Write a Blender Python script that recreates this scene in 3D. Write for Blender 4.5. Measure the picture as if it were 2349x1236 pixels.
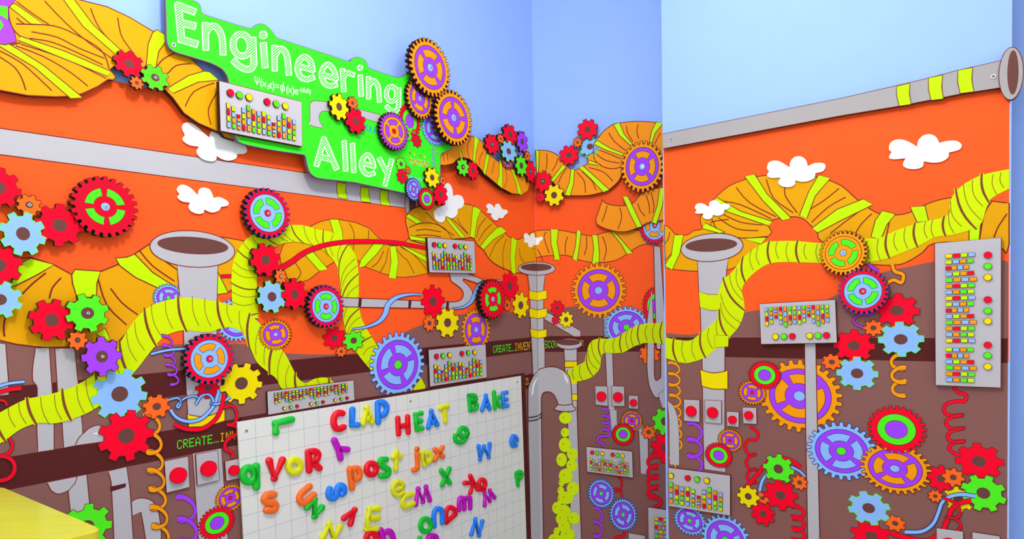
import bpy, math, random
import numpy as np
from mathutils import Matrix, Vector
random.seed(7)
for o in list(bpy.data.objects): bpy.data.objects.remove(o)
sc = bpy.context.scene
COL = sc.collection
# ------------------------------------------------------------------ camera
W, H, F = 2349.0, 1236.0, 1480.0
PPX, PPY = 1174.5, 744.0
CAMH = 1.25
cam_d = bpy.data.cameras.new('camera'); cam = bpy.data.objects.new('camera', cam_d); COL.objects.link(cam)
cam_d.sensor_fit = 'HORIZONTAL'; cam_d.sensor_width = 36.0; cam_d.lens = 36.0 * F / W
cam_d.shift_y = (PPY - H / 2) / W; cam_d.clip_start = 0.05
ROT = Matrix.Rotation(math.radians(90 - 1.7), 4, 'X') @ Matrix.Rotation(math.radians(-0.95), 4, 'Z')
cam.matrix_world = Matrix.Translation((0, 0, CAMH)) @ ROT
sc.camera = cam
# ------------------------------------------------------------------ world, lamps, exposure
wd = bpy.data.worlds.new('world'); sc.world = wd; wd.use_nodes = True
bgn = wd.node_tree.nodes['Background']
bgn.inputs[0].default_value = (0.93, 0.96, 1.0, 1); bgn.inputs[1].default_value = 1.4
def area(name, loc, target, size, power, col=(1, 0.98, 0.94)):
    l = bpy.data.lights.new(name, 'AREA'); l.shape = 'RECTANGLE'; l.size = size[0]; l.size_y = size[1]
    l.energy = power; l.color = col
    o = bpy.data.objects.new(name, l); COL.objects.link(o)
    d = (Vector(target) - Vector(loc)).normalized()
    o.matrix_world = Matrix.Translation(loc) @ d.to_track_quat('-Z', 'Y').to_matrix().to_4x4()
    return o
def globe(name, loc, power, r=0.14, col=(1, 0.985, 0.96)):
    l = bpy.data.lights.new(name, 'POINT'); l.energy = power; l.shadow_soft_size = r; l.color = col
    o = bpy.data.objects.new(name, l); COL.objects.link(o); o.location = loc
    return o
globe('ceiling_lamp', (-0.1, 0.85, 2.5), 42, 0.08)
globe('ceiling_lamp', (0.35, 1.55, 2.5), 8, 0.08)
globe('ceiling_lamp', (-0.6, -0.8, 2.5), 12)
vs = sc.view_settings
sc.display_settings.display_device = 'sRGB'
vs.view_transform = 'Standard'; vs.look = 'None'; vs.exposure = 0.1; vs.gamma = 1.0; vs.use_curve_mapping = False
# ------------------------------------------------------------------ materials
def lin(c):
    c = c / 255.0
    return c / 12.92 if c <= 0.04045 else ((c + 0.055) / 1.055) ** 2.4
RGB = dict(sky=(155, 189, 255), skydark=(150, 196, 255), orange=(255, 92, 34), brown=(136, 92, 86), band=(86, 34, 33),
    grey=(184, 182, 187), warmgrey=(166, 162, 160), red=(252, 0, 42), green=(82, 240, 34), sign=(58, 236, 38), blue=(140, 188, 248),
    purple=(160, 66, 248), cog=(252, 108, 30), amber=(244, 158, 14), duct=(226, 160, 5), duct2=(244, 148, 24),
    lime=(190, 244, 0), hose=(206, 230, 0), yellow=(240, 222, 4), outline=(120, 40, 34), rib=(128, 66, 40), hole=(106, 66, 60),
    dark=(64, 34, 32), white=(240, 244, 240), board=(226, 228, 220), ink=(40, 60, 130), edge=(50, 32, 32), purpleedge=(120, 96, 130),
    screw=(190, 190, 186), slot=(60, 55, 55), letters=(244, 255, 236), ledg=(70, 240, 40), ledy=(236, 190, 20), grid=(164, 164, 190),
    bubble=(208, 238, 8), maple=(216, 208, 62), maple2=(214, 206, 60), floor=(150, 140, 132), ceil=(238, 238, 236), plate=(188, 185, 190),
    mred=(240, 0, 30), mgreen=(0, 196, 44), mblue=(30, 132, 246), myellow=(226, 228, 10), morange=(252, 112, 26), mmag=(196, 8, 190),
    magy=(246, 214, 12), deepblue=(60, 120, 250))
MATS = {}
def M(n):
    if n in MATS: return MATS[n]
    m = bpy.data.materials.new(n); m.use_nodes = True
    nt = m.node_tree; b = nt.nodes['Principled BSDF']
    c = [lin(x) for x in RGB[n]]
    gloss = n in ('maple', 'mred', 'mgreen', 'mblue', 'myellow', 'morange', 'mmag', 'screw')
    b.inputs['Roughness'].default_value = 0.22 if gloss else (0.3 if n == 'board' else 0.55)
    b.inputs['Specular IOR Level'].default_value = 0.5 if gloss else 0.08
    if n == 'screw': b.inputs['Metallic'].default_value = 0.15
    tc = nt.nodes.new('ShaderNodeTexCoord'); nz = nt.nodes.new('ShaderNodeTexNoise')
    nz.inputs['Scale'].default_value = 9.0 if n not in ('maple', 'maple2') else 4.0
    nz.inputs['Detail'].default_value = 4
    if n in ('maple', 'maple2'):
        mp = nt.nodes.new('ShaderNodeMapping'); mp.inputs['Scale'].default_value = (1.0, 14.0, 6.0)
        nt.links.new(tc.outputs['Object'], mp.inputs[0]); nt.links.new(mp.outputs[0], nz.inputs['Vector'])
        k = 0.78
    else:
        nt.links.new(tc.outputs['Object'], nz.inputs['Vector']); k = 0.95
    mx = nt.nodes.new('ShaderNodeMix'); mx.data_type = 'RGBA'
    mx.inputs[6].default_value = (c[0] * k, c[1] * k, c[2] * k, 1); mx.inputs[7].default_value = (*c, 1)
    nt.links.new(nz.outputs[0], mx.inputs[0]); nt.links.new(mx.outputs[2], b.inputs['Base Color'])
    if n in ('sky', 'orange', 'brown', 'floor', 'ceil'):
        bp = nt.nodes.new('ShaderNodeBump'); bp.inputs['Strength'].default_value = 0.05
        n2 = nt.nodes.new('ShaderNodeTexNoise'); n2.inputs['Scale'].default_value = 160
        nt.links.new(tc.outputs['Object'], n2.inputs['Vector']); nt.links.new(n2.outputs[0], bp.inputs['Height'])
        nt.links.new(bp.outputs[0], b.inputs['Normal'])
    MATS[n] = m
    return m
# ------------------------------------------------------------------ frames: the walls' own coordinates
R3 = ROT.to_3x3(); EYE = Vector((0, 0, CAMH))
def ray(px, py): return R3 @ Vector(((px - PPX) / F, -(py - PPY) / F, -1.0))
def horiz(px):
    y = 700.0
    for _ in range(6):
        d = ray(px, y); y += d.z / d.length * F
    d = ray(px, y); d.z = 0
    return d.normalized()
class Frame:
    def __init__(s, O, u):
        s.O = O; s.u = u; s.v = Vector((0, 0, 1)); s.n = u.cross(s.v)
        s.M = Matrix(((u.x, 0, s.n.x, O.x), (u.y, 0, s.n.y, O.y), (u.z, 1, s.n.z, O.z), (0, 0, 0, 1)))
        s.used = []; s.wall = None
    def uv(s, p, h=0.0):
        d = ray(p[0], p[1]); t = (h - s.n.dot(EYE - s.O)) / s.n.dot(d)
        P = EYE + d * t - s.O
        return (P.dot(s.u), P.z)
    def scale(s, p, h=0.0):           # metres per pixel, vertical
        a = s.uv((p[0], p[1] - 1), h); b = s.uv((p[0], p[1] + 1), h)
        return (a[1] - b[1]) / 2
    def level(s, uvs, k=1):
        xs = [q[0] for q in uvs]; ys = [q[1] for q in uvs]
        bb = (min(xs), min(ys), max(xs), max(ys)); L = 1
        for (b, l) in s.used:
            if b[0] < bb[2] and b[2] > bb[0] and b[1] < bb[3] and b[3] > bb[1]: L = max(L, l + 1)
        s.used.append((bb, L + k - 1))
        return L
STEP = 0.00009
def floor_pt(px, depth):
    d = ray(px, 700); d = d / d.y * depth
    return Vector((d.x, d.y, 0))
K = floor_pt(1230.5, 3.0)
A = Frame(K, horiz(2372))
B = Frame(K, -horiz(-4000))
C = Frame(floor_pt(1523.5, 2.45), -horiz(-600))
D = Frame(C.O - C.n * 0.12, C.u)
# ------------------------------------------------------------------ mesh helpers
def add(o, parent=None, **props):
    COL.objects.link(o)
    if parent is not None: o.parent = parent
    for k, v in props.items():
        if v: o[k] = v
    return o
def area2(p): return sum(p[i - 1][0] * p[i][1] - p[i][0] * p[i - 1][1] for i in range(len(p)))
def clean(p):
    q = []
    for a in p:
        if not q or abs(a[0] - q[-1][0]) + abs(a[1] - q[-1][1]) > 1e-6: q.append(a)
    if len(q) > 2 and abs(q[0][0] - q[-1][0]) + abs(q[0][1] - q[-1][1]) < 1e-6: q.pop()
    return q
class MB:
    def __init__(s): s.v = []; s.f = []; s.m = []; s.mats = []; s.smooth = False
    def slot(s, n):
        if n not in s.mats: s.mats.append(n)
        return s.mats.index(n)
    def face(s, pts, mat):
        i = len(s.v); s.v += [tuple(p) for p in pts]; s.f.append(tuple(range(i, i + len(pts)))); s.m.append(s.slot(mat))
    def flat(s, p, h, mat):
        p = clean(p)
        if len(p) < 3: return
        if area2(p) < 0: p = p[::-1]
        s.face([(a, b, h) for a, b in p], mat)
    def prism(s, p, h0, h1, mat, edge):
        p = clean(p)
        if area2(p) < 0: p = p[::-1]
        n = len(p); i = len(s.v)
        s.v += [(a, b, h1) for a, b in p] + [(a, b, h0) for a, b in p]
        s.f.append(tuple(range(i, i + n))); s.m.append(s.slot(mat))
        e = s.slot(edge)
        for k in range(n):
            j = (k + 1) % n
            s.f.append((i + k, i + n + k, i + n + j, i + j)); s.m.append(e)
        s.f.append(tuple(range(i + 2 * n - 1, i + n - 1, -1))); s.m.append(e)
    def ribbon(s, p, w, h, mat, closed=False, taper=None):
        p = clean(p); n = len(p)
        if n < 2: return
        L = []; Rr = []
        for k in range(n):
            a = p[k - 1] if (k or closed) else p[k]; b = p[(k + 1) % n] if (k < n - 1 or closed) else p[k]
            dx, dy = b[0] - a[0], b[1] - a[1]; l = math.hypot(dx, dy) or 1e-9
            ww = w if taper is None else w * taper(k / (n - 1))
            nx, ny = -dy / l * ww / 2, dx / l * ww / 2
            L.append((p[k][0] + nx, p[k][1] + ny, h)); Rr.append((p[k][0] - nx, p[k][1] - ny, h))
        i = len(s.v); s.v += L + Rr; sl = s.slot(mat)
        for k in range(n if closed else n - 1):
            j = (k + 1) % n
            s.f.append((i + n + k, i + n + j, i + j, i + k)); s.m.append(sl)
    def build(s, name, parent=None, origin=(0, 0, 0), **props):
        me = bpy.data.meshes.new(name)
        me.from_pydata([(a - origin[0], b - origin[1], c - origin[2]) for a, b, c in s.v], [], s.f)
        for n in s.mats: me.materials.append(M(n))
        me.polygons.foreach_set('material_index', s.m)
        if s.smooth: me.polygons.foreach_set('use_smooth', [True] * len(s.f))
        me.update()
        o = bpy.data.objects.new(name, me); o.location = origin
        return add(o, parent, **props)
def smooth(p, closed=False, k=4):
    n = len(p); out = []
    for i in range(n if closed else n - 1):
        if closed: a, b, c, d = p[i - 1], p[i], p[(i + 1) % n], p[(i + 2) % n]
        else: a, b, c, d = p[max(i - 1, 0)], p[i], p[i + 1], p[min(i + 2, n - 1)]
        for j in range(k):
            t = j / k
            out.append(tuple(0.5 * (2 * b[q] + (c[q] - a[q]) * t + (2 * a[q] - 5 * b[q] + 4 * c[q] - d[q]) * t * t + (3 * b[q] - a[q] - 3 * c[q] + d[q]) * t ** 3) for q in (0, 1)))
    if not closed: out.append(tuple(p[-1]))
    return out
def zz(ox, oy, s, pts): return [(ox + x / s, oy + y / s) for x, y in pts]
def ell(cx, cy, rx, ry, n=28, rot=0.0):
    c, s = math.cos(rot), math.sin(rot); out = []
    for i in range(n):
        a = 2 * math.pi * i / n; x, y = rx * math.cos(a), ry * math.sin(a)
        out.append((cx + x * c - y * s, cy + x * s + y * c))
    return out
def clipx(p, left=True, shift=0.0):   # keep what lies left / right of the room corner
    f = lambda q: (1219.0 + 0.0163 * q[1] + shift - q[0]) * (1 if left else -1)
    out = []
    for i in range(len(p)):
        a, b = p[i - 1], p[i]; fa, fb = f(a), f(b)
        if (fa >= 0) != (fb >= 0):
            t = fa / (fa - fb); out.append((a[0] + (b[0] - a[0]) * t, a[1] + (b[1] - a[1]) * t))
        if fb >= 0: out.append(b)
    return out
def arclen(p, ts):
    d = [0]
    for i in range(1, len(p)): d.append(d[-1] + math.hypot(p[i][0] - p[i - 1][0], p[i][1] - p[i - 1][1]))
    out = []
    for t in ts:
        x = max(0, min(1, t)) * d[-1]; i = 1
        while i < len(p) - 1 and d[i] < x: i += 1
        q = (x - d[i - 1]) / ((d[i] - d[i - 1]) or 1)
        out.append((p[i - 1][0] + (p[i][0] - p[i - 1][0]) * q, p[i - 1][1] + (p[i][1] - p[i - 1][1]) * q))
    return out
def cen(uvs): return (sum(q[0] for q in uvs) / len(uvs), sum(q[1] for q in uvs) / len(uvs))
# ------------------------------------------------------------------ the target a drawing goes to: a wall's print or a raised thing
def prt(fr, name, px, fill, line='outline', lw=2.0, sm=False, parent=None, label=None, hole=None, clip=None, org=None, h=None, extra=()):
    """a flat printed shape on wall fr (or, with h, on the face of a raised thing); returns (object, height, origin)"""
    if sm: px = smooth(px, True)
    full = px
    if clip is not None: px = clipx(px, clip)
    if len(px) < 3: return None
    hh = h if h is not None else 0.0
    uvs = [fr.uv(p, hh) for p in px]
    if h is None:
        L = fr.level(uvs, 2); z = L * STEP
    else: z = h
    m = MB()
    if fill: m.flat(uvs, z, fill)
    if line:
        w = lw * fr.scale(cen(px), hh)
        m.ribbon([fr.uv(p, hh) for p in px], w, z + STEP * 0.5, line, closed=True)
    for (kind, pp, col, w) in extra:
        q = [fr.uv(p, hh) for p in pp]
        if kind == 'line': m.ribbon(q, w * fr.scale(cen(px), hh), z + STEP, col)
        elif kind == 'fill': m.flat(q, z + STEP, col)
        elif kind == 'rib': m.ribbon(q, w * fr.scale(cen(px), hh), z + STEP, col, taper=lambda t: 0.25 + 0.75 * math.sin(math.pi * min(1, t * 0.9 + 0.1)))
    if parent is None: parent = fr.wall; po = (0, 0, 0)
    else: po = org
    c = cen(uvs); o3 = (c[0] - po[0], c[1] - po[1], z - po[2])
    m.v = [(a - po[0], b - po[1], cc - po[2]) for a, b, cc in m.v]
    o = m.build(name, parent, o3, label=label)
    return o, z, (c[0], c[1], z)
def gearpts(R, n, phase=0.0, root=0.83, tw=0.52, sx=1.0):
    out = []
    for i in range(n):
        a0 = 2 * math.pi * i / n + phase; st = 2 * math.pi / n
        for (t, r) in ((0.0, root), (0.5 - tw / 2 - 0.06, root), (0.5 - tw / 2 + 0.04, 1.0), (0.5 + tw / 2 - 0.04, 1.0), (0.5 + tw / 2 + 0.06, root)):
            a = a0 + st * t; out.append((R * r * math.cos(a) * sx, R * r * math.sin(a)))
    return out
SPOKED = dict(  # rim, ring, opening, hub, outline
    T1=('red', 'blue', 'green', 'red', 'ink'), T2=('amber', 'purple', 'amber', 'blue', 'outline'), T3=('blue', 'purple', 'blue', 'green', 'ink'),
    T4=('red', 'red', 'green', 'blue', 'outline'), T5=('red', 'blue', 'amber', 'red', 'ink'), T6=('red', 'green', None, 'purple', 'outline'),
    T7=('amber', 'purple', 'amber', 'red', 'outline'), T8=('purple', 'amber', 'purple', 'red', 'outline'), T9=('amber', 'amber', 'green', 'blue', 'outline'))
TURN = {(242, 474): .05, (1041, 270): .12, (614, 489): .28, (912, 836): .35, (1430, 1180): .35, (1379, 1132): .5, (1373, 666): .8, (748, 703): .75, (1934, 580): .3, (1979, 668): .1, (481, 823): .95, (904, 301): .95}
def sector(r0, r1, a0, a1, n=6):
    return [(r1 * math.cos(a0 + (a1 - a0) * i / n), r1 * math.sin(a0 + (a1 - a0) * i / n)) for i in range(n + 1)] + \
           [(r0 * math.cos(a1 - (a1 - a0) * i / n), r0 * math.sin(a1 - (a1 - a0) * i / n)) for i in range(n + 1)]
def spacer(root, h0, r=0.007, base=None):
    if h0 > 0.002:
        b0 = base if base is not None else (0.0 if h0 <= .02 else h0 - .008)
        m = MB(); m.prism(ell(0, 0, r, r, 8), b0, h0, 'edge', 'edge'); m.build('spacer', root)
def screw(parent, x, y, z, r):
    m = MB(); m.prism(ell(x, y, r, r, 12), z, z + 0.002, 'screw', 'screw')
    for a in (0.6, 0.6 + math.pi / 2):
        c, s = math.cos(a) * r * 0.6, math.sin(a) * r * 0.6
        m.ribbon([(x - c, y - s), (x + c, y + s)], r * 0.3, z + 0.0021, 'slot')
    return m.build('screw', parent)
def thing(fr, name, c, label, cat, group=None):
    o = bpy.data.objects.new(name, None); o.empty_display_size = 0.03
    o.matrix_world = fr.M @ Matrix.Translation((c[0], c[1], 0))
    return add(o, None, label=label, category=cat, group=group)
def gear(fr, cx, cy, rx, ry, kind, label=None, h=None, n=None, ph=None, sc_=False, parent=None, org=None, ph0=None, clip=None, name=None, circ=False, root=None, base=None):
    """kind: colour of a plain cog or a SPOKED key; h=(h0,h1) makes it a raised thing, else print on the wall (or on parent face at height ph0)"""
    top = h[1] if h else (ph0 or 0.0)
    c = fr.uv((cx, cy), top); R = ry * fr.scale((cx, cy), top)
    a, b = fr.uv((cx - rx, cy), top), fr.uv((cx + rx, cy), top)
    sx = (b[0] - a[0]) / 2 / R
    if circ or abs(sx - 1) < 0.08: sx = 1.0
    spk = SPOKED.get(kind); n = n or (26 if spk else 8)
    rt = root or ((0.87 if n > 22 else 0.84) if spk else 0.78)
    if ph is None: ph = random.random() * 6.28
    body = gearpts(R, n, ph, rt, 0.5, sx)
    px2m = R / ry; lw = 1.8 * px2m; lwt = 'outline'
    if spk: lwt = spk[4]
    elif kind == 'blue': lwt = 'green'
    if h:
        rootob = thing(fr, name or 'gear', c, label, 'gear'); z = h[1]
        m = MB(); m.prism(body, h[0], z, spk[0] if spk else kind, 'edge'); m.ribbon(body, lw, z + STEP, lwt, True)
        m.build('toothed_disc', rootob); spacer(rootob, h[0], base=base); par = rootob; off = (0, 0, 0); zb = z
    else:
        pbody = [(c[0] + x, c[1] + y) for x, y in body]
        if parent is None: z = fr.level(pbody, 5) * STEP; po = (0, 0, 0); pp = fr.wall
        else: z = ph0; po = org; pp = parent
        m = MB(); m.flat(body, 0, spk[0] if spk else kind); m.ribbon(body, lw, STEP * 0.5, lwt, True)
        par = m.build(name or 'printed_gear', pp, label=label)
        par.location = (c[0] - po[0], c[1] - po[1], z - po[2]); z = 0.0
    sub = (parent is None) or h
    E = lambda r: ell(0, 0, R * r * sx, R * r, 32 if r > .3 else 16)
    if spk:
        rr = 0.75 if kind not in ('T6',) else 0.66
        m = MB(); m.flat(E(rr), z + STEP, spk[1]); m.ribbon(E(rr), lw * .8, z + STEP * 1.4, lwt, True)
        if sub: m.build('ring', par); m2 = None
        else: m2 = m
        hubr = 0.14
        if spk[2]:
            t0 = TURN.get((round(cx), round(cy)), math.pi / 4 + random.uniform(-.2, .2))
            for i in range(4):
                p = [(x * sx, y) for x, y in sector(R * 0.35, R * 0.61, t0 + i * math.pi / 2 + 0.16, t0 + (i + 1) * math.pi / 2 - 0.16)]
                mm = m2 or MB(); mm.flat(p, z + STEP * 2, spk[2]); mm.ribbon(p, lw * .7, z + STEP * 2.4, lwt, True)
                if sub: mm.build('opening', par)
        else: hubr = 0.38
        mm = m2 or MB(); mm.flat(E(hubr), z + STEP * 2, spk[3]); mm.ribbon(E(hubr), lw * .6, z + STEP * 2.4, lwt, True)
        if sub: mm.build('hub', par)
        else: m2.build('ring', par)
    else:
        m = MB(); m.flat(E(0.3), z + STEP, 'hole'); m.build('hub_hole', par)
    if sc_: screw(par, R * 0.02, 0, z + STEP * 2.5, max(0.0038, R * 0.055))
    return par
def raised(fr, name, px, fill, h, label, cat, sm=False, line='outline', lw=2.0, edge='edge', group=None, bodyname='body'):
    """a cut-out board standing off the wall; px traced on its front face"""
    if sm: px = smooth(px, True)
    uvs = [fr.uv(p, h[1]) for p in px]; c = cen(uvs)
    r = thing(fr, name, c, label, cat, group)
    q = [(a - c[0], b - c[1]) for a, b in uvs]
    m = MB(); m.prism(q, h[0], h[1], fill, edge)
    if line: m.ribbon(q, lw * fr.scale(cen(px), h[1]), h[1] + STEP * 0.5, line, True)
    m.build(bodyname, r)
    if 0.002 < h[0] < 0.04 and name not in ('letter_board', 'gear_corner'):
        def inside(x, y):
            k = False
            for i in range(len(q)):
                (x0, y0), (x1, y1) = q[i - 1], q[i]
                if (y0 > y) != (y1 > y) and x < (x1 - x0) * (y - y0) / (y1 - y0) + x0: k = not k
            return k
        cand = [(q[i][0] * f, q[i][1] * f) for f in (.55, .35, .75) for i in range(0, len(q), 3)]
        good = [p for p in cand if all(inside(p[0] + dx, p[1] + dy) for dx, dy in ((.012, 0), (-.012, 0), (0, .012), (0, -.012)))]
        for (a, b) in ([good[0], good[len(good) // 2]] if good else []):
            mm = MB(); mm.prism([(x + a, y + b) for x, y in ell(0, 0, 0.008, 0.008, 8)], 0, h[0], 'edge', 'edge'); mm.build('spacer', r)
    return r, (c[0], c[1], 0.0)
def quadmap(q):
    def f(s, t):   # s right, t down
        (ax, ay), (bx, by), (cx, cy), (dx, dy) = q
        return (ax * (1 - s) * (1 - t) + bx * s * (1 - t) + cx * s * t + dx * (1 - s) * t, ay * (1 - s) * (1 - t) + by * s * (1 - t) + cy * s * t + dy * (1 - s) * t)
    return f
BARS = ['YRLB', 'LBOG', 'ROBO', 'BLOR', 'GOBO', 'ORLG', 'BOGL', 'LRLB', 'LBOG', 'ROBO', 'BLOR', 'GOBO', 'ORLG', 'BOGL']
BTOP = [.41, .46, .60, .44, .36, .42, .44, .42, .47, .61, .44, .36, .42, .45]
BC = dict(Y='yellow', R='red', L='lime', B='blue', O='amber', G='green')
def console(fr, q, h, label, style='up', ncol=14, frm=None, crop=(0, 1), group=None, discs=None):
    f = quadmap(q)
    r, o = raised(fr, 'control_panel', [q[0], q[1], q[2], q[3]], 'plate', h, label, 'control panel', lw=1.5, edge='edge', group=group, bodyname='panel_board')
    top = h[1] + 0.0045
    def P(s, t): a, b = fr.uv(f(s, t), h[1]); return (a - o[0], b - o[1])
    def rect(m, s0, s1, t0, t1, col):
        m.prism([P(s0, t0), P(s1, t0), P(s1, t1), P(s0, t1)], h[1], top, col, 'edge')
        m.ribbon([P(s0, t0), P(s1, t0), P(s1, t1), P(s0, t1)], 0.9 * fr.scale(q[0], h[1]), top + STEP, 'outline', True)
    if style == 'side':
        nrow = ncol
        for k in range(nrow):
            g = k % 10 if k < 20 else k - 20
            cols = BARS[k % 7]; t = 0.085 + 0.042 * k + (0.02 if k >= 15 else 0)
            if t > .955: break
            L = 1.0 - (BTOP[k % 7] - .36) * 2.2; m = MB(); x = .165
            for ch in cols:
                w = .115 * (0.55 + 0.5 * L)
                if crop[0] <= x and x + w * .86 <= crop[1]: rect(m, x, x + w * .86, t, t + .026, BC[ch])
                x += w
            if m.v: m.build('indicator_row', r)
        for i, t in enumerate((0.11, 0.185, 0.26, 0.41, 0.485, 0.555, 0.715, 0.785, 0.86)):
            if crop[1] < .8: break
            m = MB(); c0 = P(.8, t); R = .058 * (P(1, t)[0] - P(0, t)[0])
            p = [(c0[0] + x, c0[1] + y) for x, y in ell(0, 0, R, R, 20)]
            m.prism(p, h[1], h[1] + .006, ('red', 'green', 'yellow')[i % 3], 'edge'); m.ribbon(p, 0.9 * fr.scale(q[0], h[1]), h[1] + .006 + STEP, 'outline', True); m.build('indicator_disc', r)
        return r
    for k in range(ncol):
        cols = BARS[k % 14]; tp = BTOP[k % 14]; bot = .925
        s0 = .075 + (.86 / ncol) * k; w = .86 / ncol * .62
        if s0 < crop[0] or s0 + w > crop[1]: continue
        m = MB()
        n = len(cols); hh = (bot - tp) / n
        for i, ch in enumerate(cols):
            t0 = tp + hh * i + .006; t1 = tp + hh * (i + 1) - .018
            if style == 'down': t0, t1 = 1 - t1, 1 - t0; t0 = t0 * .9 + .02; t1 = t1 * .9 + .02
            rect(m, s0, s0 + w, t0, t1, BC[ch])
        m.build('indicator_column', r)
    ds = discs or ([(.125, 'red'), (.235, 'green'), (.35, 'yellow'), (.57, 'red'), (.68, 'green'), (.79, 'yellow')] if style == 'up' else
                   [(.20, 'yellow'), (.31, 'green'), (.42, 'red'), (.65, 'yellow'), (.76, 'green'), (.87, 'red')])
    for s0, col in ds:
        if s0 < crop[0]: continue
        t = .2 if style == 'up' else .82
        c0 = P(s0, t); R = .072 * (P(0.5, 0)[1] - P(0.5, 1)[1])
        wlim = .040 * (P(1, t)[0] - P(0, t)[0]); R = min(R, wlim * 1.1)
        m = MB(); p = [(c0[0] + x, c0[1] + y) for x, y in ell(0, 0, R, R, 20)]
        m.prism(p, h[1], h[1] + .006, col, 'edge'); m.ribbon(p, 0.9 * fr.scale(q[0], h[1]), h[1] + .006 + STEP, 'outline', True); m.build('indicator_disc', r)
    return r
def plate(fr, q, btn, rb, label):
    h = (0.0, 0.006) if True else 0
    r, o = raised(fr, 'button_plate', q, 'grey', (0.0, 0.0065), label, 'button plate', lw=1.3, edge='outline', bodyname='plate')
    if rb:
        c = fr.uv(btn, .0065); R = rb * fr.scale(btn)
        p = [(c[0] - o[0] + x, c[1] - o[1] + y) for x, y in ell(0, 0, R, R, 24)]
        m = MB(); m.prism(p, .0065, .016, 'red', 'red'); m.ribbon(p, 1.0 * fr.scale(btn), .016 + STEP, 'outline', True); m.build('button', r)
    return r
def duct(fr, px, straps, folds, fill='duct', h=None, label=None, line='outline', sm=False, name=None, lw=2.2, clip=None, parent=None):
    """a fat ribbed duct: outline, yellow straps, drawn folds; raised with h, printed otherwise"""
    if sm: px = smooth(px, True, 3)
    if h:
        r, o = raised(fr, name or 'duct_cutout', px, fill, h, label, 'duct', lw=lw, line=line); z = h[1]
        org = (o[0], o[1], 0.0); zz0 = z
    else:
        res = prt(fr, name or 'printed_duct', px, fill, line, lw, label=label, clip=clip)
        r, z, org = res; zz0 = z + STEP; fr.used.append((fr.used[-1][0], fr.used[-1][1] + 4))
    top = h[1] if h else 0.0
    wid = fr.scale(cen(px), top)
    if folds:
        for f in folds:
            m = MB(); f = smooth(f, False, 3) if len(f) > 2 else f
            if clip is not None:
                f = [p for p in f if ((1219.0 + 0.0163 * p[1] - p[0]) > 0) == clip]
                if len(f) < 2: continue
            q = [fr.uv(p, top) for p in f]
            m.ribbon([(a - org[0], b - org[1]) for a, b in q], lw * wid * 1.1, zz0 + STEP - org[2], line or 'outline')
            m.build('fold_line', r)
    for s in straps:
        if clip is not None: s = clipx(s, clip)
        if len(s) < 3: continue
        q = [fr.uv(p, top) for p in s]; q = [(a - org[0], b - org[1]) for a, b in q]
        m = MB(); m.flat(q, zz0 + STEP * 2 - org[2], 'lime'); m.ribbon(q, lw * wid * .9, zz0 + STEP * 2.5 - org[2], line or 'outline', True); m.build('strap', r)
    return r
def across(a, b, ts, f0=.1, f1=.8, bow=0.1):
    """fold lines across a duct between its two edges a, b (pixel polylines)"""
    out = []
    A_ = arclen(a, ts); B_ = arclen(b, ts)
    for i, (p, q) in enumerate(zip(A_, B_)):
        e0, e1 = (f0, f1) if i % 2 else (1 - f1, 1 - f0)
        dx, dy = q[0] - p[0], q[1] - p[1]; s = bow * (1 if i % 3 else -1)
        out.append([(p[0] + dx * e0, p[1] + dy * e0), (p[0] + dx * (e0 + e1) / 2 - dy * s, p[1] + dy * (e0 + e1) / 2 + dx * s), (p[0] + dx * e1, p[1] + dy * e1)])
    return out
def hose(fr, a, b, n, label, fill='hose', every=3, clip=None, bow=0.12, lw=1.4, rw=6.0, t0=0.02, t1=0.98, lean=0.0):
    """a thin yellow flexible hose with brown ribs printed on the wall between the pixel polylines a and b"""
    a = smooth(a, False, 5); b = smooth(b, False, 5)
    res = prt(fr, 'printed_hose', a + b[::-1], fill, None, label=label, clip=clip)
    r, z, org = res; fr.used.append((fr.used[-1][0], fr.used[-1][1] + 2))
    n = int(n * .74); ts = [t0 + (t1 - t0) * (i + (random.uniform(-.22, .22) if 0 < i < n - 1 else 0)) / (n - 1) for i in range(n)]
    A_, B_ = arclen(a, ts), arclen(b, [t + lean for t in ts])
    for i, (p, q) in enumerate(zip(A_, B_)):
        dx, dy = q[0] - p[0], q[1] - p[1]
        pts = []
        e0, e1 = (-.07, 1.05) if i % every == 0 else (random.uniform(-.06, .1), random.uniform(.82, 1.04))
        for k in range(7):
            t = e0 + (e1 - e0) * k / 6; s = bow * math.sin(math.pi * k / 6)
            pts.append((p[0] + dx * t - dy * s, p[1] + dy * t + dx * s))
        if clip is not None and not all(((1219.0 + 0.0163 * w[1] - w[0]) > 0) == clip for w in pts): continue
        uv = [fr.uv(w) for w in pts]; uv = [(x - org[0], y - org[1]) for x, y in uv]; sc1 = fr.scale(p)
        if i % every == 0:
            m = MB(); tp = lambda t: 0.45 + 0.55 * math.sin(math.pi * (0.15 + 0.7 * t))
            m.ribbon(uv, rw * 1.2 * sc1, STEP * 1.0, 'hose', taper=tp); m.ribbon(uv, rw * .66 * sc1, STEP * 1.5, 'rib', taper=tp); m.build('rib', r)
        else: thin = MB(); thin.ribbon(uv, lw * sc1, STEP * 0.8, 'rib'); thin.build('fold_line', r)
    return r
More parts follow.
